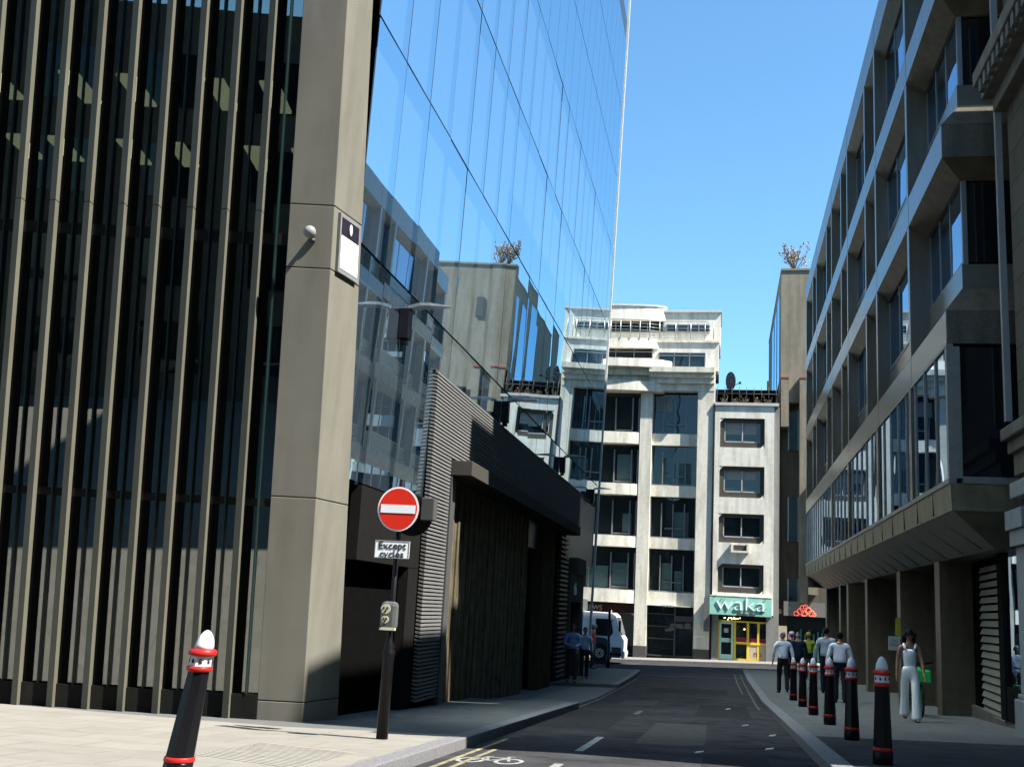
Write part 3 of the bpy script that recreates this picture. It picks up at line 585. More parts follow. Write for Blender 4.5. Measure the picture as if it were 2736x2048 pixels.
# ------------------------------------------------------------------ far end: white stepped office building
WB = thing('white_office_building', 'cream stone office building with stepped bowed balconies closing the lane', 'building', (-6, 61, -1.5))
YF = 60.; xm = -7.6                                  # symmetry axis
SPN = [(9.95, 10.6), (7.1, 7.72), (4.25, 4.85), (1.25, 1.95)]
WIN = [(10.6, 12.9), (7.72, 9.95), (4.85, 7.1), (1.95, 4.25)]
def mx2(a, c, s): return (a, c) if s > 0 else (2*xm - c, 2*xm - a)
for s in (1, -1):
    for a, c in ((-4.66, -4.0), (-1.5, -.58)):
        xa, xb = mx2(a, c, s); MB().box(xa, xb, YF, YF + 1.2, -.95, 14.25).build('column', WHITEST, WB)
        MB().box(xa - .01, xb + .01, YF - .02, YF + 1.2, -1.6, -.951).build('column_base', mat('dark_base', (.10, .095, .085), .7), WB)
    for (z0, z1), (w0, w1) in zip(SPN, WIN):
        xa, xb = mx2(-4.0, -1.5, s)
        MB().box(xa, xb, YF + .28, YF + .8, z0, z1 - .01).build('spandrel', WHITEST, WB)
        fr = thing_f = None
        f = MB(); n = 4; ww = (xb - xa)/n
        for k in range(n + 1):
            xk = min(max(xa + k*ww, xa + .03), xb - .03)
            f.box(xk - .03, xk + .03, YF + .5, YF + .6, w0 + .05, w1 - (.0 if k in (0, n) else .35))
        f.box(xa, xb, YF + .45, YF + .6, w0, w0 + .06); f.box(xa + .8, xb - .7, YF + .52, YF + .58, w0 + .5, w0 + .56)
        fo = f.build('window', ALU, WB); MB().box(xa, xb, YF + .62, YF + .66, w0, w1).build('pane', FARGLASS, fo)
    if s > 0:
        TB2 = mat('blind_teal', (.10, .17, .165), .8, var=.15, scale=3); GB3 = mat('blind_pale', (.30, .32, .30), .8, var=.1)
        for xa_, xb_, za_, zb_, mm in ((-3.3, -2.75, 2.0, 3.5, TB2), (-2.6, -2.2, 2.0, 3.1, TB2), (-3.5, -3.2, 7.85, 9.3, TB2), (-2.5, -1.8, 7.85, 9.0, TB2), (-3.8, -2.9, 11.9, 12.7, GB3), (-2.7, -1.9, 4.95, 6.3, TB2)):
            MB().box(xa_, xb_, YF + .600, YF + .618, za_, zb_).build('blind', mm, WB)
        for xa_, xb_, za_, zb_ in ((-6.0, -5.1, 2.05, 3.4), (-5.9, -5.0, 7.8, 9.4), (-7.4, -6.2, 2.05, 3.2), (-5.5, -5.0, 4.95, 6.1)): MB().box(xa_, xb_, YF + .42, YF + .448, za_, zb_).build('blind', TB2, WB)
    xa, xb = mx2(-4.0, -1.5, s)
    MB().box(xa, xb, YF + .05, YF + .7, .92 + .28, 1.249 + .2 if False else 1.249).build('door_lintel', WHITEST, WB)
    d = MB(); d.box(xa, xb, YF + .5, YF + .58, -1.45, -1.38)
    for z in (-.55, .1, .75): d.box(xa + .03, xa + 1.45, YF + .5, YF + .57, z, z + .05)
    d.box(xa + 1.45, xa + 1.53, YF + .48, YF + .58, -1.38, 1.2); d.box(xa, xa + .05, YF + .48, YF + .58, -1.38, 1.2); d.box(xb - .05, xb, YF + .48, YF + .58, -1.38, 1.2)
    d.box(xa + 1.53, xb - .05, YF + .5, YF + .56, .42, .72)
    do = d.build('entrance', mat('door_frame_grey', (.12, .12, .125), .4, metal=.4), WB); MB().box(xa, xb, YF + .62, YF + .66, -1.45, 1.2).build('pane', FARGLASS, do)
# bowed centre
def bow(zs0, zs1, bulge, xa, xb, thick, m, name, y0=YF, n=16, par=WB, ztop_out=0.):
    b = MB(); c = (xa + xb)/2; hw = (xb - xa)/2
    f = lambda x: y0 - bulge*max(0., 1 - ((x - c)/hw)**2)**.5 if bulge else y0
    for k in range(n):
        x0, x1 = xa + (xb - xa)*k/n, xa + (xb - xa)*(k + 1)/n
        b.hexa([(x0, f(x0), zs0), (x1, f(x1), zs0), (x1, y0 + thick, zs0), (x0, y0 + thick, zs0)], [(x0, f(x0), zs1), (x1, f(x1), zs1), (x1, y0 + thick, zs1), (x0, y0 + thick, zs1)])
    return b.build(name, m, par)
BL, BR = 2*xm + 4.66, -4.66
for (z0, z1), (w0, w1) in zip(SPN, WIN):
    bow(z0, z1 - .01, .35, BL, BR, .5, WHITEST, 'bay_spandrel', y0=YF + .05)
    bow(w0, w1, .0, BL, BR, .05, FARGLASS, 'bay_pane', y0=YF + .45, n=6)
    b = MB()
    for x in (BR - .1, BR - .45, BR - 1.4, BR - 2.6, BR - 3.6, BR - 4.6, BR - 5.4, BL + .1): b.box(x - .035, x + .035, YF + .3, YF + .44, w0, w1 - .3)
    b.box(BL, BR, YF + .28, YF + .44, w0, w0 + .06); b.box(BR - 1.4, BR - .45, YF + .3, YF + .4, w0 + .12, w0 + .18); b.build('bay_window_frame', ALU, WB)
bow(12.9, 13.42, .75, -11.9, -3.4, .6, WHITEST, 'bow_hood', y0=YF + .1)
for k, (z0, z1, pr) in enumerate([(13.0, 13.4, .0), (13.4, 13.7, .18), (13.7, 13.95, .36), (13.95, 14.25, .55)]):
    for s in (1, -1):
        xa, xb = mx2(-4.2, -.62 - .0*k, s); MB().box(xa, xb, YF + .10 - pr - .12, YF + .8, z0, z1 - .002).build('cornice_step', WHITEST, WB)
bow(13.42, 13.8, .2, -11.2, -4.0, .6, WHITEST, 'bow_frieze', y0=YF + .05)
bow(13.8, 14.198, .5, -12.0, -3.3, .6, WHITEST, 'bow_frieze', y0=YF + .05)
bow(14.2, 14.66, 1.0, -12.2, -3.0, .5, WHITEP, 'bow_balcony', y0=YF + .05)
MB().box(2*xm + .41, -.41, YF + .5, YF + 4, 14.26, 15.88).build('attic_wall', WHITEP, WB)
bow(15.5, 16.05, .5, -11.4, -3.75, .4, WHITEP, 'bow_ledge', y0=YF + .5)
MB().box(2*xm + .38, -.38, YF + .42, YF + 4, 15.881, 16.0).build('terrace_slab', WHITEP, WB)
for xa, xb, z0, z1 in ((-3.75, -1.17, 14.48, 15.28), (-11.4, -4.12, 14.96, 15.48), (2*xm + 1.17, 2*xm + 3.75, 14.48, 15.28)):
    f = MB(); n = max(3, int((xb - xa)/.95)); ww = (xb - xa)/n
    for k in range(n + 1): f.box(xa + k*ww - .025, xa + k*ww + .025, YF + .40, YF + .49, z0, z1)
    f.box(xa, xb, YF + .4, YF + .49, z1 - .2, z1 - .15)
    fo = f.build('attic_window', ALU, WB); MB().box(xa, xb, YF + .46, YF + .495, z0, z1).build('pane', FARGLASS, fo)
MB().box(2*xm + .34, -.34, YF + 1.6, YF + 5, 16.0, 17.95).build('penthouse_wall', WHITEP, WB)
MB().box(2*xm + .28, -.28, YF + 1.5, YF + 5, 17.951, 18.06).build('roof_coping', mat('coping_grey', (.5, .49, .46), .8), WB)
bow(17.4, 18.2, .6, -11.6, -3.5, .4, WHITEP, 'penthouse_bow', y0=YF + 1.58)
bow(18.2, 18.3, .66, -11.66, -3.44, .4, mat('coping_grey', (.5, .49, .46)), 'bow_coping', y0=YF + 1.58)
for xa, xb, z0, z1 in ((-3.42, -.97, 16.75, 17.22), (-11., -3.6, 16.75, 17.38)):
    f = MB(); n = 4 if xb - xa < 4 else 8; ww = (xb - xa)/n
    for k in range(n + 1): f.box(xa + k*ww - .03, xa + k*ww + .03, YF + 1.48, YF + 1.58, z0, z1)
    f.box(xa, xb, YF + 1.49, YF + 1.57, z0 - .01, z0 + .05)
    fo = f.build('penthouse_window', ALU, WB); MB().box(xa, xb, YF + 1.555, YF + 1.59, z0, z1).build('pane', FARGLASS, fo)
RAILM = mat('rail_metal', (.55, .57, .55), .4, metal=.5, var=.04)
b = MB(); seg = []
n = 14
for k in range(n + 1):
    x = -11.4 + (7.65)*k/n; c = -7.575; hw = 3.83; seg.append((x, YF + .48 - .5*max(0, 1 - ((x - c)/hw)**2)**.5))
right = [(-3.75, YF + .5), (-2.85, YF + .5), (-2.0, YF + .5), (-1.2, YF + .5), (-.72, YF + .5)]
for path in (seg, right):
    for z in [16.14 + .19*i for i in range(5)]: b.tube([(x, y, z) for x, y in path], .010, 5)
    b.tube([(x, y, 17.12) for x, y in path], .03, 6)
    for x, y in path: b.tube([(x, y, 16.0), (x, y, 17.12)], .024, 6)
b.build('balcony_railing', RAILM, WB)
b = MB(); b.box(2*xm + .6, -.6, YF + .7, YF + 12, -1.6, 14.2); b.build('core', BLACK, WB)
b = MB(); b.tube([(-.62, YF - .05, -1.4), (-.60, YF - .05, 12.3)], .045, 8); b.build('drainpipe', DARKM, WB)
b = MB(); b.box(BL, BR, YF + .3, YF + .5, .72, 1.2); b.build('shop_fascia', mat('maroon_fascia', (.045, .012, .012), .5), WB)
text('shop_lettering', 'BREWS', .36, mat('letter_white', (.6, .58, .55), .6), WB, (-7.0, YF + .28, .93), FACE_CAM, .01)
MB().box(BL, BR, YF + .34, YF + .4, -1.45, .719).build('shop_window', FARGLASS, WB)
text('incised_lettering', 'THE CHAMBERS' if False else 'EASTCHEAP' if False else 'HOUSE', .2, mat('incised_grey', (.45, .43, .38), .8), WB, (-2.9, YF + .045, 1.22), FACE_CAM, .004)

# ------------------------------------------------------------------ far end: narrow white building with the restaurant
VB = thing('narrow_white_building', 'narrow white rendered building with four dark framed windows above a restaurant', 'building', (1, 62, -1.4))
VX0, VX1 = -.55, 2.62; YV = 59.95
holes = [(9.88, 11.5), (7.15, 8.8 + .05), (4.72, 6.28), (2.08, 3.6)]; hx0, hx1 = -.27, 2.12
b = MB(); zz = 1.9
b.box(VX0, hx0, YV, YV + .5, 1.0, 12.2); b.box(hx1, VX1, YV, YV + .5, 1.0, 12.2)
edges = [1.0] + [v for h in reversed(holes) for v in h] + [12.2]
for a, c in zip(edges[::2], edges[1::2]): b.box(hx0, hx1, YV, YV + .5, a, c)
b.build('wall', WHITEP, VB)
WFR = mat('window_surround_dark', (.085, .078, .066), .6, var=.15)
for z0, z1 in holes:
    m_ = .22; pts = [(hx0 + m_*1.1, z0), (hx1 - m_, z0), (hx1, z0 + m_), (hx1, z1), (hx0 + m_*1.1, z1), (hx0, z1 - m_*1.2), (hx0, z0 + m_)]
    pts = [(hx0 + .0, z0), (hx1 - m_, z0), (hx1, z0 + m_), (hx1, z1), (hx0 + m_, z1), (hx0, z1 - m_)]
    f = MB(); inn = (hx0 + .24, hx1 - .22, z0 + .3, z1 - .2)
    f.box(hx0, inn[0], YV + .12, YV + .3, z0, z1); f.box(inn[1], hx1, YV + .12, YV + .3, z0, z1); f.box(inn[0], inn[1], YV + .12, YV + .3, z0, inn[2]); f.box(inn[0], inn[1], YV + .12, YV + .3, inn[3], z1)
    fo = f.build('window', WFR, VB)
    c = MB()                                                        # chamfered corners of render
    c.prism([(hx0 - .001, YV + .02, z1 + .001), (hx0 + m_, YV + .02, z1 + .001), (hx0 - .001, YV + .02, z1 - m_)], (0, .1, 0)); c.prism([(hx1 + .001, YV + .02, z0 - .001), (hx1 - m_, YV + .02, z0 - .001), (hx1 + .001, YV + .02, z0 + m_)], (0, .1, 0)); c.build('corner_fillet', WHITEP, fo)
    MB().box(inn[0], inn[1], YV + .26, YV + .29, inn[2], inn[3]).build('pane', FARGLASS, fo)
    g = MB(); mid = (inn[0] + inn[1])/2
    for x in (inn[0] + .02, mid): g.box(x - .03, x + .03, YV + .16, YV + .24, inn[2], inn[3])
    g.box(inn[0], inn[1], YV + .16, YV + .24, inn[2], inn[2] + .06); g.build('glazing_bars', mat('bar_white', (.6, .6, .58), .5), fo)
    if z0 > 7: MB().box(inn[0] + .08, mid - .06, YV + .245, YV + .255, inn[2] + (.45 if z0 > 9 else .7), inn[3]).build('blind', mat('blind_grey', (.42, .42, .38), .8), fo); MB().box(mid + .06, inn[1] - .2, YV + .245, YV + .255, inn[2] + (.45 if z0 > 9 else .7), inn[3]).build('blind', mat('blind_grey', (.42, .42, .38), .8), fo)
MB().box(VX0 - .02, VX1 + .25, YV - .08, YV + .5, 12.201, 12.36).build('parapet_coping', mat('coping_pale', (.66, .64, .6), .8), VB)
MB().box(VX1 + .002, VX1 + .3, YV + .25, YV + 10, -1.6, 12.2).build('side_pier', mat('pier_grey', (.28, .28, .27), .8, stain=.2), VB)  # side return in shadow, its shade put into the grey
MB().box(VX0 + .05, VX1, YV + .52, YV + 10, -1.6, 12.1).build('rear_block', BLACK, VB)
b = MB(); b.box(VX0, VX1 + .3, YV + 2., YV + 4.4, 13.3, 13.5); b.build('terrace_awning', DARKM, VB)
b = MB(); b.box(VX0, VX1 + .25, YV + 4.2, YV + 4.4, 12.1, 13.3); b.build('terrace_screen', DARKM, VB)
b = MB()
for x in np.linspace(VX0 + .1, VX1 + .1, 9): b.tube([(x, YV + .15, 12.36), (x, YV + .15, 13.28)], .015, 5)
b.tube([(VX0, YV + .15, 12.9), (VX1 + .2, YV + .15, 12.9)], .015, 5); b.build('terrace_railing', GREYM, VB)
AC = thing('air_conditioner', 'white boxed air conditioning unit below the third window of the narrow building', 'air conditioner', (.87, YV, 4.4))
b = MB(); b.box(.4, 1.34, YV - .22, YV - .001, 4.2, 4.3); b.box(.4, .52, YV - .22, YV - .001, 4.3, 4.68); b.box(1.22, 1.34, YV - .22, YV - .001, 4.3, 4.68); b.build('casing', WHITEP, AC); MB().box(.52, 1.22, YV - .12, YV - .002, 4.3, 4.6).build('grille', GREYM, AC)
# restaurant front
MINT = mat('mint_fascia', (.27, .56, .46), .5, var=.03); YEL = mat('yellow_frame', (.72, .50, .05), .5, var=.05); MINTD = mat('mint_door', (.40, .66, .58), .5, var=.03)
b = MB(); b.box(VX0 - .12, VX1 - .08, YV - .22, YV - .002, .92, 1.88); b.build('fascia', MINT, VB)
MB().box(VX0 - .12, VX1 - .08, YV - .235, YV - .002, 1.882, 1.93).build('fascia_top', WHITEP, VB)
MB().box(VX0 - .1, VX1 - .1, YV - .5, YV - .222, .90, .918).build('fascia_tray', DARKM, VB)
WLT = mat('sign_white', (.86, .88, .86), .4)
text('fascia_lettering', 'waka', .98, WLT, VB, (.95, YV - .245, 1.47), FACE_CAM, .02, sx=1.3, weight=-.018)
b = MB()
for x, z in ((-.2, 1.55), (-.05, 1.5), (2.05, 1.6), (2.1, 1.15), (1.9, 1.02), (-.5, 1.75)): b.tube([(x, YV - .24, z), (x + .18, YV - .24, z + .22)], .012, 5)
b.build('chopstick_marks', DARKM, VB)
text('fascia_tagline', 'japanese food', .17, mat('tag_red', (.45, .03, .08), .5), VB, (1.25, YV - .235, 1.04), FACE_CAM, .006)
for xp in (VX0, VX1 - .35): MB().box(xp, xp + .35, YV, YV + .3, -1.45, .9).build('shop_pier', mat('pier_grey', (.28, .28, .27)), VB)
sx0, sx1 = VX0 + .35, VX1 - .35; YS = YV + .12
MB().box(sx0, sx1, YS + .06, YS + .1, -1.4, .9).build('shop_window', FARGLASS, VB)
dm = MB(); dx1 = sx0 + .78
dm.box(sx0 + .06, sx0 + .16, YS, YS + .05, -1.4, .55); dm.box(dx1 - .1, dx1, YS, YS + .05, -1.4, .55); dm.box(sx0 + .16, dx1 - .1, YS, YS + .05, .45, .55); dm.box(sx0 + .16, dx1 - .1, YS, YS + .05, -.5, -.28); dm.box(sx0 + .16, dx1 - .1, YS, YS + .05, -1.4, -1.12)
do = dm.build('restaurant_door', MINTD, VB); MB().box(dx1 - .18, dx1 - .15, YS - .05, YS - .001, -.6, -.2).build('handle', BOLB, do)
MB().box(sx0 + .3, sx0 + .52, YS + .052, YS + .057, .0, .22).build('paper_notice', mat('paper', (.6, .6, .6), .8), do)
ym = MB(); ym.box(sx0, sx0 + .055, YS - .01, YS + .05, -1.42, .62); ym.box(sx0, sx1, YS - .01, YS + .055, .56, .64)
gx0 = dx1 + .08
for x in (gx0, gx0 + .68, gx0 + 1.22): ym.box(x - .06, x + .06, YS - .012, YS + .055, -1.42, .559)
ym.box(gx0 + .06, sx1, YS - .03, YS + .055, -.56, -.44); ym.box(gx0 + .06, gx0 + 1.16, YS - .01, YS + .05, -1.42, -1.3); ym.build('yellow_frame', YEL, VB)
MB().box(gx0 + .62, sx1, YS + .0, YS + .05, -1.42, -.561).build('menu_panel', mat('menu_cream', (.66, .56, .38), .7, var=.1), VB)
text('menu_lettering', 'no', .42, mat('menu_maroon', (.18, .05, .05), .7), VB, (sx1 - .42, YS - .005, -1.02), FACE_CAM, .004)
MB().box(gx0 + .06, sx1 - .02, YS + .05, YS + .058, -.435, -.22).build('red_counter', mat('counter_red', (.42, .04, .10), .5), VB)
BULB = emit_mat('warm_bulb', (1., .68, .25), 5.)
bb = MB()
for k in range(16): bb.ball((sx0 + .28 + rng.random()*.85, YS - .02, .68 + rng.random()*.12), .024, 6, 5)
bb.build('bulb_string', BULB, VB); MB().ball((gx0 + .5, YS + .0, .22), .035, 8, 6).build('pendant_bulb', BULB, VB)
MB().box(VX0 - .42, VX0 - .14, YV - .3, YV - .18, -.0, 1.75).build('blade_sign', mat('blade_grey', (.16, .16, .16), .5), VB)
# satellite dish
SD = thing('satellite_dish', 'grey satellite dish on a pole on the roof terrace', 'dish', (.06, YV + 3., 13.5))
b = MB(); b.tube([(.06, YV + 3, 13.5), (.08, YV + 3, 14.2)], .03, 6); b.build('pole', GREYM, SD)
b = MB(); prof = [(.0, .12), (.2, .09), (.36, .03), (.47, -.02)]
for k in range(len(prof) - 1):
    for a in range(16):
        t0, t1 = 2*math.pi*a/16, 2*math.pi*(a + 1)/16
        P = lambda r, d, t: (.28 + r*.62*math.cos(t) + d*.4, YV + 2.9 + d*.9, 14.18 + r*1.2*math.sin(t))
        b.poly([P(*prof[k], t0), P(*prof[k], t1), P(*prof[k + 1], t1), P(*prof[k + 1], t0)], True)
o = b.build('reflector', mat('dish_grey', (.17, .19, .22), .5), SD); sm = o.modifiers.new('solid', 'SOLIDIFY'); sm.thickness = .02
b = MB(); b.tube([(.3, YV + 2.9, 13.85), (.75, YV + 2.5, 13.98)], .02, 5); b.box(.72, .86, YV + 2.45, YV + 2.55, 13.94, 14.06); b.build('feed_arm', GREYM, SD)

# ------------------------------------------------------------------ tan tower, brown block behind
TB = thing('tan_concrete_tower', 'tan concrete tower block with blue side windows behind the granite offices', 'building', (5, 64, -1.4))
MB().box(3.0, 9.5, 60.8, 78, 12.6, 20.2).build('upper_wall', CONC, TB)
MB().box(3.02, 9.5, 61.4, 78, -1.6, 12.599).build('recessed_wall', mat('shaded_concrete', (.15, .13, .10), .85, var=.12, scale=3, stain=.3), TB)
MB().box(2.98, 9.55, 60.75, 78, 20.201, 20.32).build('roof_coping', CONC, TB)
for x in (3.0, 4.0): b = MB(); b.box(x, x + .42, 60.5, 61.38, 1.75 if x > 3.5 else 11.2, 13.9); b.build('concrete_fin', CONC, TB); MB().box(x - .01, x + .43, 60.48, 61.38, 13.901, 13.97).build('red_coping', mat('red_line', (.45, .08, .06), .6), TB)
BLUEG = glass_mat('blue_pane', (.02, .05, .08), .35, tint=(.55, .8, 1.), graz=.9)
for z0, z1 in ((10.0, 12.2), (5.0, 7.4), (.9, 3.0)):
    f = MB(); f.box(3.42, 3.48, 61.2, 61.38, z0, z1); f.box(3.95, 3.99, 61.2, 61.38, z0, z1); fo = f.build('window', mat('mint_bar', (.4, .6, .55), .4), TB); MB().box(3.48, 3.95, 61.3, 61.36, z0, z1).build('pane', BLUEG, fo)
b = MB(); b.box(4.9, 5.4, 60.74, 60.799, 17.0, 18.2); b.build('window_vent', GREYM, TB)
for k, (ya, yb, za, zb) in enumerate([(62, 64.5, 14, 19.2), (65.5, 68, 14, 19.2), (69, 71.5, 14, 19.2)]): MB().box(2.96, 2.999, ya, yb, za, zb).build('side_pane', BLUEG, TB)
MB().box(4.44, 4.95, 60.3, 61.38, 2.2, 8).build('lower_bay', CONC, TB)
# neon-signed shop at its foot
b = MB(); b.box(3.2, 7.5, 60.6, 61.39, 1.05, 1.8); b.build('shop_fascia', mat('fascia_grey', (.22, .21, .2), .6), TB)
NEON = emit_mat('neon_red', (.9, .16, .10), .4); b = MB()
for (x, z, r) in ((3.85, 1.18, .13), (4.05, 1.3, .16), (4.2, 1.46, .17), (4.32, 1.55, .12), (4.45, 1.36, .16), (4.62, 1.22, .15), (4.75, 1.16, .1), (4.25, 1.2, .15)):
    b.tube([(x + r*math.cos(t), 60.57, max(1.08, z + r*math.sin(t))) for t in np.linspace(0, 2*math.pi, 14)], .022, 5)
b.build('neon_emblem', NEON, TB)
MB().box(3.4, 7.5, 61.1, 61.38, -1.5, 1.049).build('shop_glass', FARGLASS, TB)
b = MB()
for k in range(9): x = 3.85 + .22*k; b.box(x, x + .07, 60.95, 61.0, -1.4, .1 + .3*math.sin(k*1.7)**2)
b.build('strip_curtain', mat('strip_teal', (.05, .2, .2), .5), TB)
MB().box(3.42, 3.72, 60.62, 60.75, -1.45, .15).build('purple_panel', mat('purple', (.25, .13, .22), .6), TB)
MB().box(2.7, 3.35, 60.3, 60.7, -1.45, .5).build('cream_cabinet', mat('cream_panel', (.55, .46, .32), .7), TB)
b = MB(); b.ball((2.98, 60.72, 1.25), (.16, .04, .14)); b.build('round_lamp', mat('lamp_olive', (.25, .23, .15), .5), TB)
DBB = thing('brown_brick_building', 'dark brown curved building far behind the tan tower', 'building', (4.5, 92, -1.4))
b = MB(); pts = [(3.1 + .25*math.sin(k/8*math.pi), 84 + k*1.2) for k in range(9)]
b.prism([(4.6, 84, -1.6)] + [(x - 0, y, -1.6) for x, y in pts] + [(8, 94, -1.6), (8, 84, -1.6)], (0, 0, 20.3)); b.build('wall', mat('brown_brick', (.12, .085, .06), .85, var=.15, scale=5), DBB)
b = MB()
for z in (8, 11, 14, 16.5): b.box(3.6, 4.3, 83.93, 83.99, z, z + 1.6)
b.build('windows_band', FARGLASS, DBB)
# unseen block added behind the camera for its reflection in the fin glazing
OB = thing('brick_office_block', 'brown brick office block across the junction mirrored in the finned glazing', 'building', (-8, -16, 0))
b = MB(); b.box(-34, 8, -26, -16, -1, 15); b.build('wall', mat('opposite_brick', (.16, .13, .10), .85, var=.15, scale=2), OB)
for k in range(10):
    for r in range(4): MB().box(-32 + k*4, -29.8 + k*4, -16, -15.95, 1 + r*3.4, 3 + r*3.4).build('window', FARGLASS, OB)

SBK = thing('stone_office_block', 'stone office block on the near right of the junction, shading the street', 'building', (11, -6, 0))  # added out of view to shade the pavement mirrored in the fin glazing
MB().box(6.2, 28, -22, .5, -1, 25).build('wall', STONE2, SBK)
for k in range(4):
    for r_ in range(4): MB().box(6.14, 6.2, -13.5 + k*3.8, -11.3 + k*3.8, 1 + r_*3.8, 3.4 + r_*3.8).build('window', FARGLASS, SBK)

# ------------------------------------------------------------------ no-entry sign
px, py = -3.68, 12.09; pz = zg(px, py); LE = .006
SG = thing('no_entry_sign', 'red no entry sign with an except cycles plate on a black post', 'sign', (px, py, pz))
b = MB(); b.lathe((px, py, pz), [(.066, -.02), (.064, .88), (.07, .90), (.07, .94), (.056, .97), (.06, 1.0), (.036, 1.06), (.031, 1.12), (.03, 2.88)], 16, lean=(LE, 0)); b.build('post', BOLB, SG)
def sp(dx, dy, z): return (px + LE*z + dx, py + dy, pz + z)
zc = 2.535; r = .257; dxc = 0.
def disc(name, r0, dy0, dy1, m, sx=1.):
    b = MB(); n = 36; P = [(r0*math.cos(2*math.pi*k/n), r0*math.sin(2*math.pi*k/n)) for k in range(n)]
    b.prism([(px + LE*zc + dxc + x*.96, py + dy0, pz + zc + z) for x, z in P], (0, dy1 - dy0, 0)); return b.build(name, m, SG)
disc('sign_back', r, -.075, -.055, GREYM); disc('white_rim', r - .003, -.079, -.0755, mat('sign_rim', (.78, .72, .70), .4, var=.02)); disc('red_disc', r - .022, -.083, -.0795, mat('sign_red', (.55, .025, .012), .35, var=.03))
MB().box(px + LE*zc + dxc - .205, px + LE*zc + dxc + .205, py - .088, py - .0835, pz + zc - .047, pz + zc + .047).build('white_bar', mat('sign_bar', (.66, .68, .68), .4, var=.02), SG)
disc2 = MB(); c = sp(.10, .16, 2.49); disc2.prism([(c[0] + .24*math.cos(t), c[1], c[2] + .24*math.sin(t)) for t in np.linspace(0, 2*math.pi, 30, endpoint=False)], (0, .05, 0)); disc2.build('rear_sign', DARKM, SG)
c = sp(.30, .14, 2.56); MB().box(c[0] - .08, c[0] + .08, c[1] - .06, c[1] + .1, c[2] - .13, c[2] + .13).build('control_box', GREYM, SG, bevel=.01)
c = sp(.28, .1, 2.93); MB().tube([sp(.02, .05, 2.56), sp(.3, .14, 2.56)], .02, 8).build('box_bracket', BOLB, SG)
z = 2.075; c = sp(-.035, 0, z); plate = MB(); plate.box(c[0] - .205, c[0] + .205, c[1] - .075, c[1] - .06, c[2] - .10, c[2] + .10); po = plate.build('cycles_plate', mat('plate_white', (.74, .74, .72), .4, var=.02), SG, bevel=.012)
bo = MB(); 
for q in ((-.205, .205, .092, .1), (-.205, .205, -.1, -.092), (-.205, -.197, -.092, .092), (.197, .205, -.092, .092)): bo.box(c[0] + q[0], c[0] + q[1], c[1] - .079, c[1] - .076, c[2] + q[2], c[2] + q[3])
bo.build('plate_border', mat('plate_border_grey', (.35, .35, .34), .5), po)
BLK = mat('lettering_black', (.012, .012, .012), .5)
text('plate_lettering', 'Except', .115, BLK, po, (c[0], c[1] - .078, c[2] + .04), FACE_CAM, .002, sx=1.05); text('plate_lettering', 'cycles', .115, BLK, po, (c[0], c[1] - .078, c[2] - .055), FACE_CAM, .002, sx=1.05)
z = 1.335; c = sp(.0, 0, z); lb = MB(); lb.box(c[0] - .10, c[0] + .10, c[1] - .14, c[1] - .03, c[2] - .16, c[2] + .16); lo = lb.build('signal_box', mat('signal_grey', (.16, .165, .16), .25, metal=.3), SG, bevel=.05)
lens = mat('lens_cream', (.62, .60, .42), .3)
for dz, rr in ((.075, .055), (-.04, .042)):
    b = MB(); b.prism([(c[0] - .03 + rr*math.cos(t), c[1] - .152, c[2] + dz + rr*math.sin(t)) for t in np.linspace(0, 2*math.pi, 18, endpoint=False)], (0, .02, 0)); b.build('lens', lens, lo)
    b = MB()
    for t in (.5, 2.6, 4.7): b.ball((c[0] - .03 + rr*.45*math.cos(t), c[1] - .155, c[2] + dz + rr*.45*math.sin(t)), .013, 6, 5)
    b.build('lens_dots', BLK, lo)
MB().box(c[0] - .09, c[0] + .09, c[1] - .146, c[1] - .1, c[2] - .155, c[2] - .125).build('lamp_strip', lens, lo)

# ------------------------------------------------------------------ bollards
def make_bollard(x, y, label, group, lean=(0, 0), rot=0.):
    z = zg(x, y); t = thing('bollard', label, 'bollard', (x, y, z), group); c = (x, y, z)
    b = MB(); b.lathe(c, [(.145, -.03), (.145, .125), (.14, .135)], 8, lean); b.build('base', BOLB, t)
    b = MB(); b.lathe(c, [(.137, .175), (.104, .80)], 8, lean); o = b.build('shaft', BOLB, t)
    for p in o.data.polygons: p.use_smooth = False
    b = MB(); b.lathe(c, [(.139, .136), (.146, .145), (.144, .165), (.137, .174)], 20, lean); b.build('base_ring', BOLR, t)
    b = MB(); b.lathe(c, [(.106, .80), (.122, .81), (.122, .83), (.11, .842)], 20, lean); b.build('lower_collar', BOLR, t)
    b = MB(); b.lathe(c, [(.108, .842), (.106, .915)], 8, lean); bo = b.build('emblem_band', BOLW, t)
    for p in bo.data.polygons: p.use_smooth = False
    em = MB()
    for k in range(8):
        th = 2*math.pi*(k + .5)/8; rr = .1005; cx_, cy_ = x + rr*math.cos(th) + lean[0]*.88, y + rr*math.sin(th) + lean[1]*.88; em = MB()
        em.ball((cx_, cy_, z + .88), (.013, .013, .018), 6, 4); em.ball((cx_ - .012*math.sin(th), cy_ + .012*math.cos(th), z + .872), .008, 5, 4); em.build('crest', mat('crest_dark', (.05, .03, .03), .6), bo)
    b = MB(); b.lathe(c, [(.112, .916), (.133, .925), (.136, .94), (.128, .962), (.108, .968)], 20, lean); b.build('upper_collar', BOLR, t)
    b = MB(); b.lathe(c, [(.094, .968), (.09, 1.0), (.078, 1.04), (.055, 1.08), (.028, 1.103), (.008, 1.112)], 12, lean); b.build('dome', BOLW, t)
    return t
make_bollard(-3.89, 7.72, 'leaning bollard with a sunlit white dome on the left pavement', 'bollards on the left pavement', lean=(.14, .03)).scale = (.78, .78, .965)
B0 = None
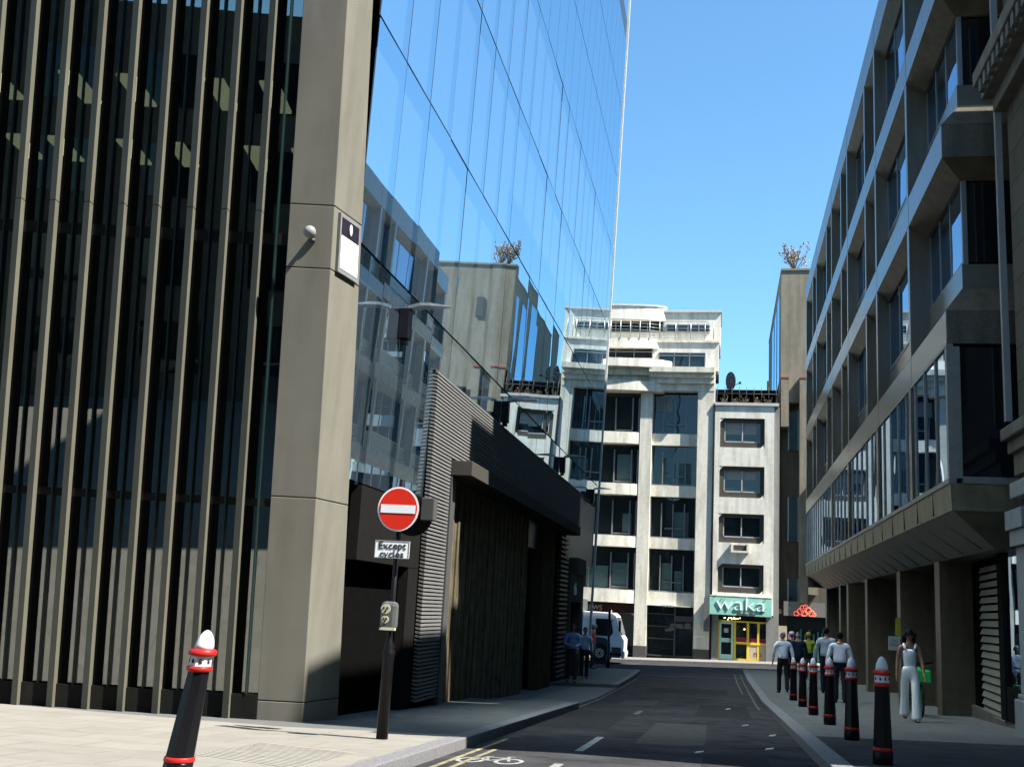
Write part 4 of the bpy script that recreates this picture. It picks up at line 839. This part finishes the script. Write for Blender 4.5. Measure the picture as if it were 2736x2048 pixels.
BLB = ['nearest and largest bollard on the right pavement, standing on dark tarmac', 'second nearest bollard on the right, at the edge of the grey paving', 'third bollard of the right row, its white crest facing the lane', 'fourth bollard of the right row, in front of a man in a white shirt', 'fifth bollard of the right row, in front of a man in navy', 'farthest bollard of the right row, nearest the white haired man']
for k, (x, y) in enumerate([(1.61, 11.98), (1.69, 15.44), (1.73, 18.93), (1.72, 22.08), (1.78, 25.8), (1.80, 29.42)]):
    if k == 0: B0 = make_bollard(x, y, BLB[0], 'bollards along the right kerb'); B0.scale = (.68, .68, .95)
    else:
        c = copy_tree(B0); c.location = (x, y, zg(x, y)); c['label'] = BLB[k]; c.rotation_euler = (0, 0, rng.uniform(-.3, .3))
# street post in front of the lorry
PT = thing('street_post', 'thin black street post standing in front of the white lorry', 'post', (-4.95, 49.6, zg(-4.95, 46)))
b = MB(); pz2 = zg(-4.95, 49.6) - KERB; b.lathe((-4.95, 49.6, pz2), [(.09, 0), (.09, .5), (.06, .55), (.055, 2.5), (.08, 2.55), (.02, 2.65)], 10); b.build('shaft', BOLB, PT)
MB().tube([(-4.95, 49.6, pz2 + 2.0), (-4.75, 49.6, pz2 + 2.1)], .02).build('hook', BOLB, PT)

# ------------------------------------------------------------------ lorry
LX, LY = -4.66, 53.7; LZ = zg(-5, 53) - KERB
LR = thing('lorry', 'white lorry cab with an orange roof beacon crossing the end of the lane', 'lorry', (LX - 1, LY + 1, LZ))
TW = mat('lorry_white', (.80, .80, .80), .35, var=.03, coat=.3); TYRE = mat('tyre', (.02, .02, .02), .85)
side = [(LX - 2.0, .55), (LX - .05, .55), (LX, .6), (LX + .02, 1.15), (LX - .12, 1.35), (LX - .36, 2.25), (LX - .55, 2.4), (LX - 2.0, 2.42)]
b = MB(); b.prism([(x, LY, LZ + z) for x, z in side], (0, 2.2, 0)); cab = b.build('cab', TW, LR, bevel=.05)
GB2 = glass_mat('lorry_glass', (.012, .014, .016), .08, graz=.6)
b = MB(); b.prism([(x, LY - .015, LZ + z) for x, z in ((LX - 1.35, 1.3), (LX - .62, 1.3), (LX - .50, 1.5), (LX - .62, 2.1), (LX - 1.35, 2.1))], (0, .01, 0)); b.build('side_window', GB2, LR)
b = MB(); b.prism([(LX - .10, LY + .1, LZ + 1.38), (LX - .345, LY + .1, LZ + 2.2), (LX - .345, LY + 2.1, LZ + 2.2), (LX - .10, LY + 2.1, LZ + 1.38)], (.02, 0, .006)); b.build('windscreen', GB2, LR)
b = MB(); b.prism([(x, LY - .02, LZ + z) for x, z in ((LX - 1.55, .55), (LX - 1.6, .9), (LX - 1.3, 1.25), (LX - .85, 1.2), (LX - .62, .95), (LX - .6, .55))], (0, .015, 0)); b.build('wheel_arch', mat('arch_grey', (.06, .06, .065), .6), LR)
for yy in (LY - .03, LY + 1.95):
    w_ = MB(); cx_ = LX - 1.12; cz_ = LZ + .48
    w_.prism([(cx_ + .48*math.cos(t), yy, cz_ + .48*math.sin(t)) for t in np.linspace(0, 2*math.pi, 28, endpoint=False)], (0, .28, 0)); wo_ = w_.build('wheel', TYRE, LR)
    h = MB(); h.prism([(cx_ + .22*math.cos(t), yy - .015, cz_ + .22*math.sin(t)) for t in np.linspace(0, 2*math.pi, 20, endpoint=False)], (0, .014, 0)); h.build('rim', mat('rim_cream', (.62, .56, .42), .4), wo_)
    h = MB()
    for t in np.linspace(0, 2*math.pi, 6, endpoint=False): h.ball((cx_ + .13*math.cos(t), yy - .02, cz_ + .13*math.sin(t)), .03, 6, 4)
    h.ball((cx_, yy - .02, cz_), .06, 8, 5); h.build('hub', TYRE, wo_)
b = MB(); b.box(LX - .55, LX - .1, LY - .02, LY - .001, LZ + .5, LZ + .8); b.box(LX - .55, LX - .1, LY - .025, LY - .001, LZ + .3, LZ + .42); b.build('step', mat('step_dark', (.08, .08, .085), .6), LR)
b = MB(); b.box(LX - .08, LX + .05, LY + .02, LY + 2.18, LZ + .28, LZ + .62); b.build('bumper', mat('bumper_grey', (.55, .56, .58), .4), LR, bevel=.03)
for yy in (LY + .02, LY + 1.95): MB().box(LX + .051, LX + .07, yy + .05, yy + .22, LZ + .4, LZ + .55).build('headlight', mat('headlamp', (.75, .78, .8), .1), LR)
b = MB(); b.box(LX - .22, LX - .12, LY - .22, LY - .08, LZ + 1.55, LZ + 2.05); b.tube([(LX - .3, LY, LZ + 2.2), (LX - .16, LY - .15, LZ + 2.02)], .018); b.build('mirror', BOLB, LR)
b = MB(); b.lathe((LX - .7, LY + .4, LZ + 2.41), [(.08, 0), (.08, .1), (.05, .14)], 10); b.build('beacon', mat('beacon_orange', (.75, .28, .05), .3), LR)
b = MB(); b.box(LX - 9, LX - 2.05, LY, LY + 2.2, LZ + .8, LZ + 3.0); b.build('load_body', GREYM, LR)
b = MB(); b.box(LX - 9, LX - .8, LY + .3, LY + 1.9, LZ + .45, LZ + .6); b.build('chassis', DARKM, LR)

# ------------------------------------------------------------------ people
def skin_mesh(name, verts, edges, radii, m, parent, sub=2, root=0):
    me = bpy.data.meshes.new(name); me.from_pydata(verts, edges, []); o = bpy.data.objects.new(name, me); COL.objects.link(o)
    o.modifiers.new('skin', 'SKIN')
    for i, r in enumerate(radii):
        d = me.skin_vertices[0].data[i]; d.radius = (r, r) if not isinstance(r, (tuple, list)) else r; d.use_root = (i == root); d.use_loose = False
    s = o.modifiers.new('sub', 'SUBSURF'); s.levels = sub; s.render_levels = sub
    dg = bpy.context.evaluated_depsgraph_get(); me2 = bpy.data.meshes.new_from_object(o.evaluated_get(dg)); me2.name = name
    bpy.data.objects.remove(o); bpy.data.meshes.remove(me)
    me2.materials.clear(); me2.materials.append(m); me2.polygons.foreach_set('use_smooth', [True]*len(me2.polygons))
    o2 = bpy.data.objects.new(name, me2); COL.objects.link(o2); o2.parent = parent; return o2
class Sk:
    def __init__(s): s.v = []; s.e = []; s.r = []
    def add(s, p, r, prev=None):
        s.v.append(tuple(p)); s.r.append(r); i = len(s.v) - 1
        if prev is not None: s.e.append((prev, i))
        return i
    def chain(s, prev, seq):
        for p, r in seq: prev = s.add(p, r, prev)
        return prev
SKIN1 = mat('skin_light', (.42, .25, .18), .6, var=.05); SKIN2 = mat('skin_tan', (.33, .175, .11), .55, var=.05)
HAIRD = mat('hair_dark', (.014, .010, .008), .45, var=.3, scale=40); HAIRG = mat('hair_grey', (.42, .41, .40), .7, var=.2, scale=60)
def person(label, x, y, h, face, shirt, legs, hair, skinm, female=False, sleeves=1., larm=(.0, .0), rarm=(.0, .0), lstep=.0, rstep=.0, lean=0., dz=0., elbow=(.0, .0), bald=False, helmet=None, group=None, wide=0., vest=None, headturn=0., shoes=None):
    """figure 1.75 m tall facing -Y; arm = (forward swing, outward), step = forward foot shift"""
    k = h/1.75; z0 = zg(x, y) + dz; T = thing('person', label, 'person', (x, y, z0), group)
    sw = .165 if female else .195
    def L(z): return -lean*max(0, z - .95)       # lean forward (-Y)
    hipz, kneez = .93, .50
    B = Sk(); root = B.add((0, L(.95), .96), (.10, .075))
    ch = B.chain(root, [((0, L(1.12), 1.12), (.09, .065)), ((0, L(1.3), 1.30), (.115, .075)), ((0, L(1.42) + .01, 1.43), (.10, .062)), ((0, L(1.5), 1.505), (.052, .052)), ((0, L(1.56) - .015, 1.575), (.058, .066)), ((0, L(1.63) - .02, 1.635), (.074, .088)), ((0, L(1.69) - .015, 1.70), (.070, .084)), ((0, L(1.74) - .01, 1.745), (.03, .04))])
    headi = ch - 2; B.add((0, L(1.63) - .115, 1.625), .014, headi)
    neck = root + 3
    tips = []; arms = []
    for s, (fw, ow), el in ((1, larm, elbow[0]), (-1, rarm, elbow[1])):
        sh = Vector((s*sw, L(1.42), 1.415)); a1 = Vector((s*(sw + .05 + ow*.5), L(1.2) - fw*.28, 1.14 + abs(fw)*.02)); wr = Vector((s*(sw + .055 + ow - el*.22), L(1.) - fw*.55 - .04 - el*.2, .895 + abs(fw)*.08 + el*.26))
        arms.append((sh, a1, wr))
        i = B.add(sh, (.058, .058), neck); i = B.chain(i, [((sh + a1)/2, .048), (a1, .039), ((a1*.5 + wr*.5), .036), (wr, .026)])
        d = (wr - a1).normalized(); side = Vector((0, -1, 0)); ac = d.cross(side).normalized()
        pm = wr + d*.05; p = B.add(pm, (.036, .018), i)
        for q, ln in ((-.027, .065), (-.009, .078), (.009, .074), (.027, .058)):
            f0 = pm + d*.04 + side*q; f1 = f0 + d*ln*.55 + ac*s*.004; f2 = f1 + d*ln*.4 - Vector((s*.014, 0, 0)); B.chain(p, [(f0, .0095), (f1, .0085), (f2, .007)])
        t0 = wr + d*.03 + side*.034; B.chain(p, [(t0, .011), (t0 + d*.03 + side*.012, .0085)])
    legpts = []
    for s, st in ((1, lstep), (-1, rstep)):
        hip = Vector((s*.088, L(.95), hipz)); kn = Vector((s*.095, -st*.45 - (.03 if st > 0 else .0), kneez)); an = Vector((s*.095, -st + (.02), .085 + (.05 if st < -.12 else 0)))
        i = B.add(hip, .085, root); B.chain(i, [((hip + kn)/2, .078), (kn, .056), (kn*.55 + an*.45, .056), (an, .037), (an + Vector((s*.012, -.14, -.045)), .03)])
        legpts.append((hip, kn, an))
    sc = lambda V: [(a*k, b_*k, c*k) for a, b_, c in V]; scr = lambda R: [tuple(q*k for q in r) if isinstance(r, tuple) else r*k for r in R]
    skin_mesh('body', sc(B.v), B.e, scr(B.r), skinm, T)
    # shirt
    S = Sk(); e = .016
    if female:
        r0 = S.add((0, L(.96), .96), (.12, .095)); S.chain(r0, [((0, L(1.12), 1.12), (.122, .098)), ((0, L(1.3) - .022, 1.30), (.148, .122)), ((0, L(1.39) - .005, 1.39), (.125, .09))])
    else:
        r0 = S.add((0, L(.92), .92), (.165 + wide, .13 + wide*.8)); S.chain(r0, [((0, L(1.12), 1.12), (.146 + wide, .115 + wide*.7)), ((0, L(1.3), 1.31), (.165 + wide*.5, .122)), ((0, L(1.41) + .01, 1.42), (.14, .098)), ((0, L(1.5) + .005, 1.495), (.066, .066))])
        for sh, a1, wr in arms: 
            i = S.add(sh, (.078, .076), 3); S.chain(i, [((sh + a1)/2, .066), (a1, .056), (a1.lerp(wr, .45), .05), (a1.lerp(wr, sleeves*.92), .042)])
    so_ = skin_mesh('shirt', sc(S.v), S.e, scr(S.r), shirt, T)
    if vest:
        V = Sk(); r0 = V.add((0, L(1.02), 1.02), (.175, .145)); V.chain(r0, [((0, L(1.3), 1.31), (.185, .145)), ((0, L(1.41), 1.43), (.15, .115))]); skin_mesh('vest', sc(V.v), V.e, scr(V.r), vest, T)
    # trousers
    P = Sk(); tz = 1.10 if female else 1.04; r0 = P.add((0, L(tz), tz), (.135 + wide, .108 + wide*.7)); P.chain(r0, [((0, 0, .9), (.15 + wide*.6, .115))]);
    for hip, kn, an in legpts:
        flare = .105 if female else .068
        i = P.add(hip - Vector((0, 0, .06)), .1, 1); low = an + Vector((0, 0, .0 if female else .015)); P.chain(i, [((hip + kn)/2, .092), (kn, .082 if female else .07), (kn*.5 + low*.5, .09 if female else .068), (low, flare), (low - Vector((0, 0, .035)), flare)])
    skin_mesh('trousers', sc(P.v), P.e, scr(P.r), legs, T, root=0)
    if not female and not vest:
        bt = MB(); n_ = 20
        for q in range(n_):
            a_, c_ = 2*math.pi*q/n_, 2*math.pi*(q + 1)/n_; rx, ry = (.158 + wide)*k, (.127 + wide*.8)*k
            for z0_, z1_ in ((.955, .995),): bt.poly([(rx*math.cos(a_), L(.97)*k + ry*math.sin(a_), z0_*k), (rx*math.cos(c_), L(.97)*k + ry*math.sin(c_), z0_*k), (rx*math.cos(c_), L(.97)*k + ry*math.sin(c_), z1_*k), (rx*math.cos(a_), L(.97)*k + ry*math.sin(a_), z1_*k)])
        me_b = bpy.data.meshes.new('belt'); me_b.from_pydata(bt.v, [], bt.f); me_b.update(); me_b.materials.append(BLK); ob_ = bpy.data.objects.new('belt', me_b); COL.objects.link(ob_); ob_.parent = T
        sd_ = ob_.modifiers.new('solid', 'SOLIDIFY'); sd_.thickness = .012
    sm_ = shoes or mat('shoe_black', (.012, .012, .012), .4)
    for s_, (hip, kn, an) in zip((1, -1), legpts):
        F_ = Sk(); zb_ = an.z - .085; i = F_.add((an.x*1., an.y + .05, zb_ + .045), (.042, .042)); F_.chain(i, [((an.x, an.y - .06, zb_ + .042), (.046, .036)), ((an.x + s_*.01, an.y - .17, zb_ + .032), (.044, .028)), ((an.x + s_*.01, an.y - .22, zb_ + .028), (.03, .02))]); skin_mesh('shoe', sc(F_.v), F_.e, scr(F_.r), sm_, T)
    # head details
    hy = L(1.65) - .018
    o_ = MB(); 
    for s in (1, -1): o_.ball((s*.077*k, (hy + .012)*k, 1.632*k), (.012*k, .022*k, .032*k), 8, 6)
    def local(bm, name, m, par=T):
        me = bpy.data.meshes.new(name); me.from_pydata(bm.v, [], bm.f); me.update(); me.polygons.foreach_set('use_smooth', [True]*len(me.polygons)); me.materials.append(m); q = bpy.data.objects.new(name, me); COL.objects.link(q); q.parent = par; return q
    local(o_, 'ears', skinm)
    eb = MB()
    for s in (1, -1): eb.ball((s*.031*k, (hy - .083)*k, 1.648*k), (.013*k, .008*k, .007*k), 8, 6)
    local(eb, 'eyes', BLK); lb_ = MB(); lb_.ball((0, (hy - .085)*k, 1.588*k), (.024*k, .008*k, .008*k), 8, 6); local(lb_, 'lips', mat('lip_red', (.28, .07, .06), .5))
    if helmet:
        hb = MB(); hb.ball((0, hy*k, 1.70*k), (.115*k, .14*k, .10*k), 16, 10); hb.ball((0, (hy - .08)*k, 1.685*k), (.09*k, .09*k, .012*k), 12, 6); local(hb, 'helmet', helmet)
    if female:
        for s in (1, -1): sb_ = MB(); sb_.tube([(s*.085*k, -.098*k, 1.36*k), (s*.10*k, -.085*k, 1.42*k), (s*.112*k, -.02*k, 1.478*k), (s*.10*k, .06*k, 1.43*k), (s*.085*k, .085*k, 1.36*k)], .022*k, 8); local(sb_, 'strap', shirt)
        hb = MB(); hb.ball((0, (hy + .018)*k, 1.68*k), (.095*k, .102*k, .088*k), 16, 10)
        for q in range(46):
            a = rng.uniform(-.35, 3.5) ; rr = rng.uniform(.07, .13); xx, yy = rr*1.05*math.cos(a), .03 + rr*.75*math.sin(a); zz = rng.uniform(1.38, 1.66); wd = .035 + .03*(1.66 - zz)
            if yy < -.0 and abs(xx) < .075: continue
            hb.ball((xx*k, (hy + yy)*k, zz*k), (wd*k, wd*k, .055*k), 8, 6)
        local(hb, 'hair', hair)
        g_ = MB()
        for s in (1, -1): g_.ball((s*.034*k, (hy - .088)*k, 1.65*k), (.029*k, .012*k, .021*k), 10, 6)
        g_.tube([(-.075*k, (hy - .0)*k, 1.655*k), (-.06*k, (hy - .088)*k, 1.658*k), (.06*k, (hy - .088)*k, 1.658*k), (.075*k, hy*k, 1.655*k)], .005*k, 5); local(g_, 'sunglasses', BLK)
    elif not bald:
        hb = MB(); hb.ball((0, (hy + .02)*k, 1.682*k), (.083*k, .094*k, .078*k), 16, 10); hb.ball((0, (hy + .052)*k, 1.635*k), (.072*k, .05*k, .055*k), 12, 8)
        for s in (1, -1): hb.ball((s*.066*k, (hy + .02)*k, 1.655*k), (.017*k, .045*k, .04*k), 8, 6)
        local(hb, 'hair', hair)
    else:
        hb = MB(); hb.ball((0, (hy + .05)*k, 1.635*k), (.07*k, .045*k, .03*k), 12, 8); local(hb, 'hair', hair)
    T.rotation_euler = (0, 0, face); return T
WSH = mat('shirt_white', (.66, .70, .76), .85, var=.06, scale=9, bump=1., bscale=11); BSH = mat('shirt_blue', (.22, .32, .52), .85, var=.08, scale=9, bump=1., bscale=11); NSH = mat('top_navy', (.015, .025, .06), .85, var=.1)
TRD = mat('trouser_dark', (.022, .024, .028), .9, var=.15); TRN = mat('trouser_navy', (.018, .024, .045), .9, var=.15); TRB = mat('trouser_brown', (.05, .042, .035), .9, var=.15)
TOPW = mat('top_white', (.74, .76, .78), .7, var=.04, bump=.3, bscale=20); TRW = mat('trouser_white', (.74, .73, .69), .75, var=.05, bump=.4, bscale=12)
ORG = mat('hivis_orange', (.75, .10, .02), .7, var=.08); YLW = mat('hivis_yellow', (.55, .62, .05), .7, var=.08)
PI = math.pi
person('woman with long dark hair and sunglasses in a white vest top and wide white trousers', 3.3, 21.0, 1.59, -.05, TOPW, TRW, HAIRD, SKIN2, female=True, larm=(.25, .02), rarm=(.05, .03), lstep=.16, rstep=-.14, elbow=(.0, .0), shoes=mat('shoe_brown', (.10, .05, .03), .5))
person('stooping white haired man in a pale shirt, leftmost of the group on the right', 1.72, 32.8, 1.70, PI + .15, WSH, TRD, HAIRG, SKIN1, larm=(.1, .03), rarm=(-.1, .05), lstep=.12, rstep=-.13, lean=.10, wide=.015)
person('balding man in a navy top walking away between two white shirted men', 2.35, 36.2, 1.74, PI, NSH, TRN, HAIRG, SKIN1, bald=True, larm=(.1, .02), rarm=(.1, .02), lstep=.1, rstep=-.1, wide=.03)
person('tall dark haired man in a pale blue shirt amid the right hand group', 2.98, 33.6, 1.86, PI - .1, mat('shirt_pale_blue', (.55, .62, .72), .85, var=.06, scale=9, bump=1., bscale=11), TRN, HAIRD, SKIN1, larm=(.1, .04), rarm=(.25, .0), elbow=(.0, .6), lstep=.1, rstep=-.1, wide=.02)
person('dark haired man in a white shirt and navy trousers, nearest man behind the bollards', 2.92, 29.2, 1.72, PI, WSH, TRN, HAIRD, SKIN1, larm=(.05, .08), rarm=(.05, .08), lstep=.08, rstep=-.1, wide=.035)
person('worker in a white helmet and dark jacket on the far right pavement', 2.6, 43.5, 1.72, PI, TRD, TRD, HAIRD, SKIN1, helmet=mat('helmet_white', (.75, .75, .75), .4), lstep=.05, rstep=-.05)
person('worker in an orange helmet and yellow vest on the far right pavement', 3.25, 44.0, 1.70, PI, YLW, TRD, HAIRD, SKIN1, helmet=mat('helmet_orange', (.75, .36, .06), .4), lstep=.05, rstep=-.05, wide=.02)
person('man in a blue shirt and brown trousers on the shaded left pavement', -4.62, 34.9, 1.78, .25, BSH, TRB, HAIRD, SKIN2, larm=(.2, .0), rarm=(.2, .0), elbow=(.7, .7), lstep=.16, rstep=-.12)
person('man in a sky blue shirt and dark trousers following on the left pavement', -4.55, 37.6, 1.70, .2, mat('shirt_sky', (.33, .45, .62), .85, var=.08), TRD, HAIRD, SKIN2, larm=(.1, .02), rarm=(.1, .02), lstep=-.1, rstep=.12)
person('worker in an orange hi-vis jacket and dark trousers beside the lorry', -5.28, 46.3, 1.78, PI*.6, ORG, TRB, HAIRD, SKIN1, helmet=mat('helmet_grey', (.6, .6, .58), .4), lstep=.05, rstep=-.05, wide=.02)
# ------------------------------------------------------------------ green hire bike behind the woman
GN = mat('bike_green', (.03, .52, .10), .35, var=.05); hx, hy_ = 3.80, 23.45; hz = zg(hx, hy_)
HB = thing('hire_bike', 'bright green hire bicycle parked by the pillar behind the woman', 'bicycle', (hx, hy_, hz))
for dy in (-.5, .52):
    b = MB(); b.tube([(hx, hy_ + dy + .3*math.cos(t), hz + .32 + .3*math.sin(t)) for t in np.linspace(0, 2*math.pi, 25)], .024, 6); wo2 = b.build('wheel', TYRE, HB)
    b = MB()
    for t in np.linspace(0, math.pi, 7, endpoint=False): b.tube([(hx, hy_ + dy + .29*math.cos(t), hz + .32 + .29*math.sin(t)), (hx, hy_ + dy - .29*math.cos(t), hz + .32 - .29*math.sin(t))], .004, 4)
    b.build('spokes', ALU, wo2)
b = MB(); P0 = lambda dy, z: (hx, hy_ + dy, hz + z)
b.tube([P0(-.5, .32), P0(-.36, .95)], .03); b.tube([P0(-.4, .78), P0(-.1, .42), P0(.1, .36)], .045); b.tube([P0(.1, .36), P0(.2, .82)], .035); b.tube([P0(.1, .36), P0(.52, .32)], .025); b.tube([P0(.52, .32), P0(.2, .7)], .02); b.build('frame', GN, HB)
b = MB(); b.tube([(hx - .28, hy_ - .26, hz + 1.06), (hx - .1, hy_ - .36, hz + 1.02), (hx + .1, hy_ - .36, hz + 1.02), (hx + .28, hy_ - .26, hz + 1.06)], .016); b.build('handlebar', BOLB, HB)
b = MB(); b.box(hx - .17, hx + .17, hy_ - .72, hy_ - .44, hz + .68, hz + .92); b.build('basket', GN, HB, bevel=.03)
b = MB(); b.ball(P0(.22, .87), (.08, .14, .04)); b.build('saddle', BOLB, HB)
b = MB(); b.box(hx - .06, hx + .06, hy_ + .3, hy_ + .8, hz + .62, hz + .68); b.build('rear_mudguard', GN, HB)
# notices by the second pillar
NP = tag(MB().box(4.12, 4.415, 29.42, 29.45, .28, .62).build('notice', mat('notice_pale', (.52, .58, .56), .6, var=.02)), 'pale blue paper notice on the edge of the second pillar, below a green strip', 'notice')
text('notice_lettering', 'No\nbikes', .1, mat('notice_ink', (.2, .25, .27), .7), NP, (4.265, 29.415, .47), FACE_CAM, .002)
tag(MB().box(4.30, 4.415, 29.42, 29.45, .63, 1.08).build('notice', mat('notice_lime', (.42, .46, .06), .6, var=.05)), 'narrow lime green notice on the edge of the second pillar', 'notice')
# ------------------------------------------------------------------ plants
def bush(name, label, cat, x, y, z, rad, hgt, nb, leafm, twigm, group=None, leaf=.06, nl=120):
    t = thing(name, label, cat, (x, y, z), group); b = MB(); lf = MB()
    for k in range(nb):
        a = rng.uniform(0, 2*PI); e = rng.uniform(.2, 1.); p0 = Vector((x, y, z)); tip = Vector((x + rad*e*math.cos(a), y + rad*e*math.sin(a), z + hgt*rng.uniform(.45, 1)))
        mid = p0.lerp(tip, .5) + Vector((rng.uniform(-.1, .1), rng.uniform(-.1, .1), .08)); b.tube([p0, mid, tip], [.014, .01, .005], 4)
        for q in range(3):
            s0 = mid.lerp(tip, rng.random()); s1 = s0 + Vector((rng.uniform(-.3, .3), rng.uniform(-.3, .3), rng.uniform(.0, .3)))*rad; b.tube([s0, s1], [.007, .003], 3)
            for w_ in range(max(1, nl//(nb*3))):
                c = s0.lerp(s1, rng.random()) + Vector((rng.uniform(-1, 1), rng.uniform(-1, 1), rng.uniform(-1, 1)))*.06
                u = Vector((rng.uniform(-1, 1), rng.uniform(-1, 1), rng.uniform(-1, 1))).normalized()*leaf; v = u.cross(Vector((rng.uniform(-1, 1), rng.uniform(-1, 1), rng.uniform(-1, 1)))).normalized()*leaf*.6
                lf.poly([c - u, c + v, c + u, c - v])
    b.build('branches', twigm, t); lf.build('leaves', leafm, t); return t
bush('roof_shrub', 'sparse pinkish shrub growing on top of the tan tower', 'shrub', 3.75, 61.5, 20.3, 1.05, 1.6, 34, mat('leaf_pink', (.42, .33, .27), .7, var=.25), mat('twig_brown', (.16, .11, .08), .8), leaf=.06, nl=900)
LG = mat('leaf_green', (.06, .09, .04), .7, var=.3); 
for k, x in enumerate([-.1, .55, 1.0, 1.7, 2.3]): bush('terrace_plant', ['leafy plant at the left end of the roof terrace', 'second plant from the left on the roof terrace', 'middle plant on the roof terrace', 'fourth plant from the left on the roof terrace', 'plant at the right end of the roof terrace'][k], 'plant', x, YV + .7, 12.1, .3, rng.uniform(.6, .95), 9, LG if k != 3 else mat('leaf_rust', (.35, .16, .10), .7), mat('twig_brown', (.16, .11, .08)), 'plants on the roof terrace', leaf=.05, nl=80)
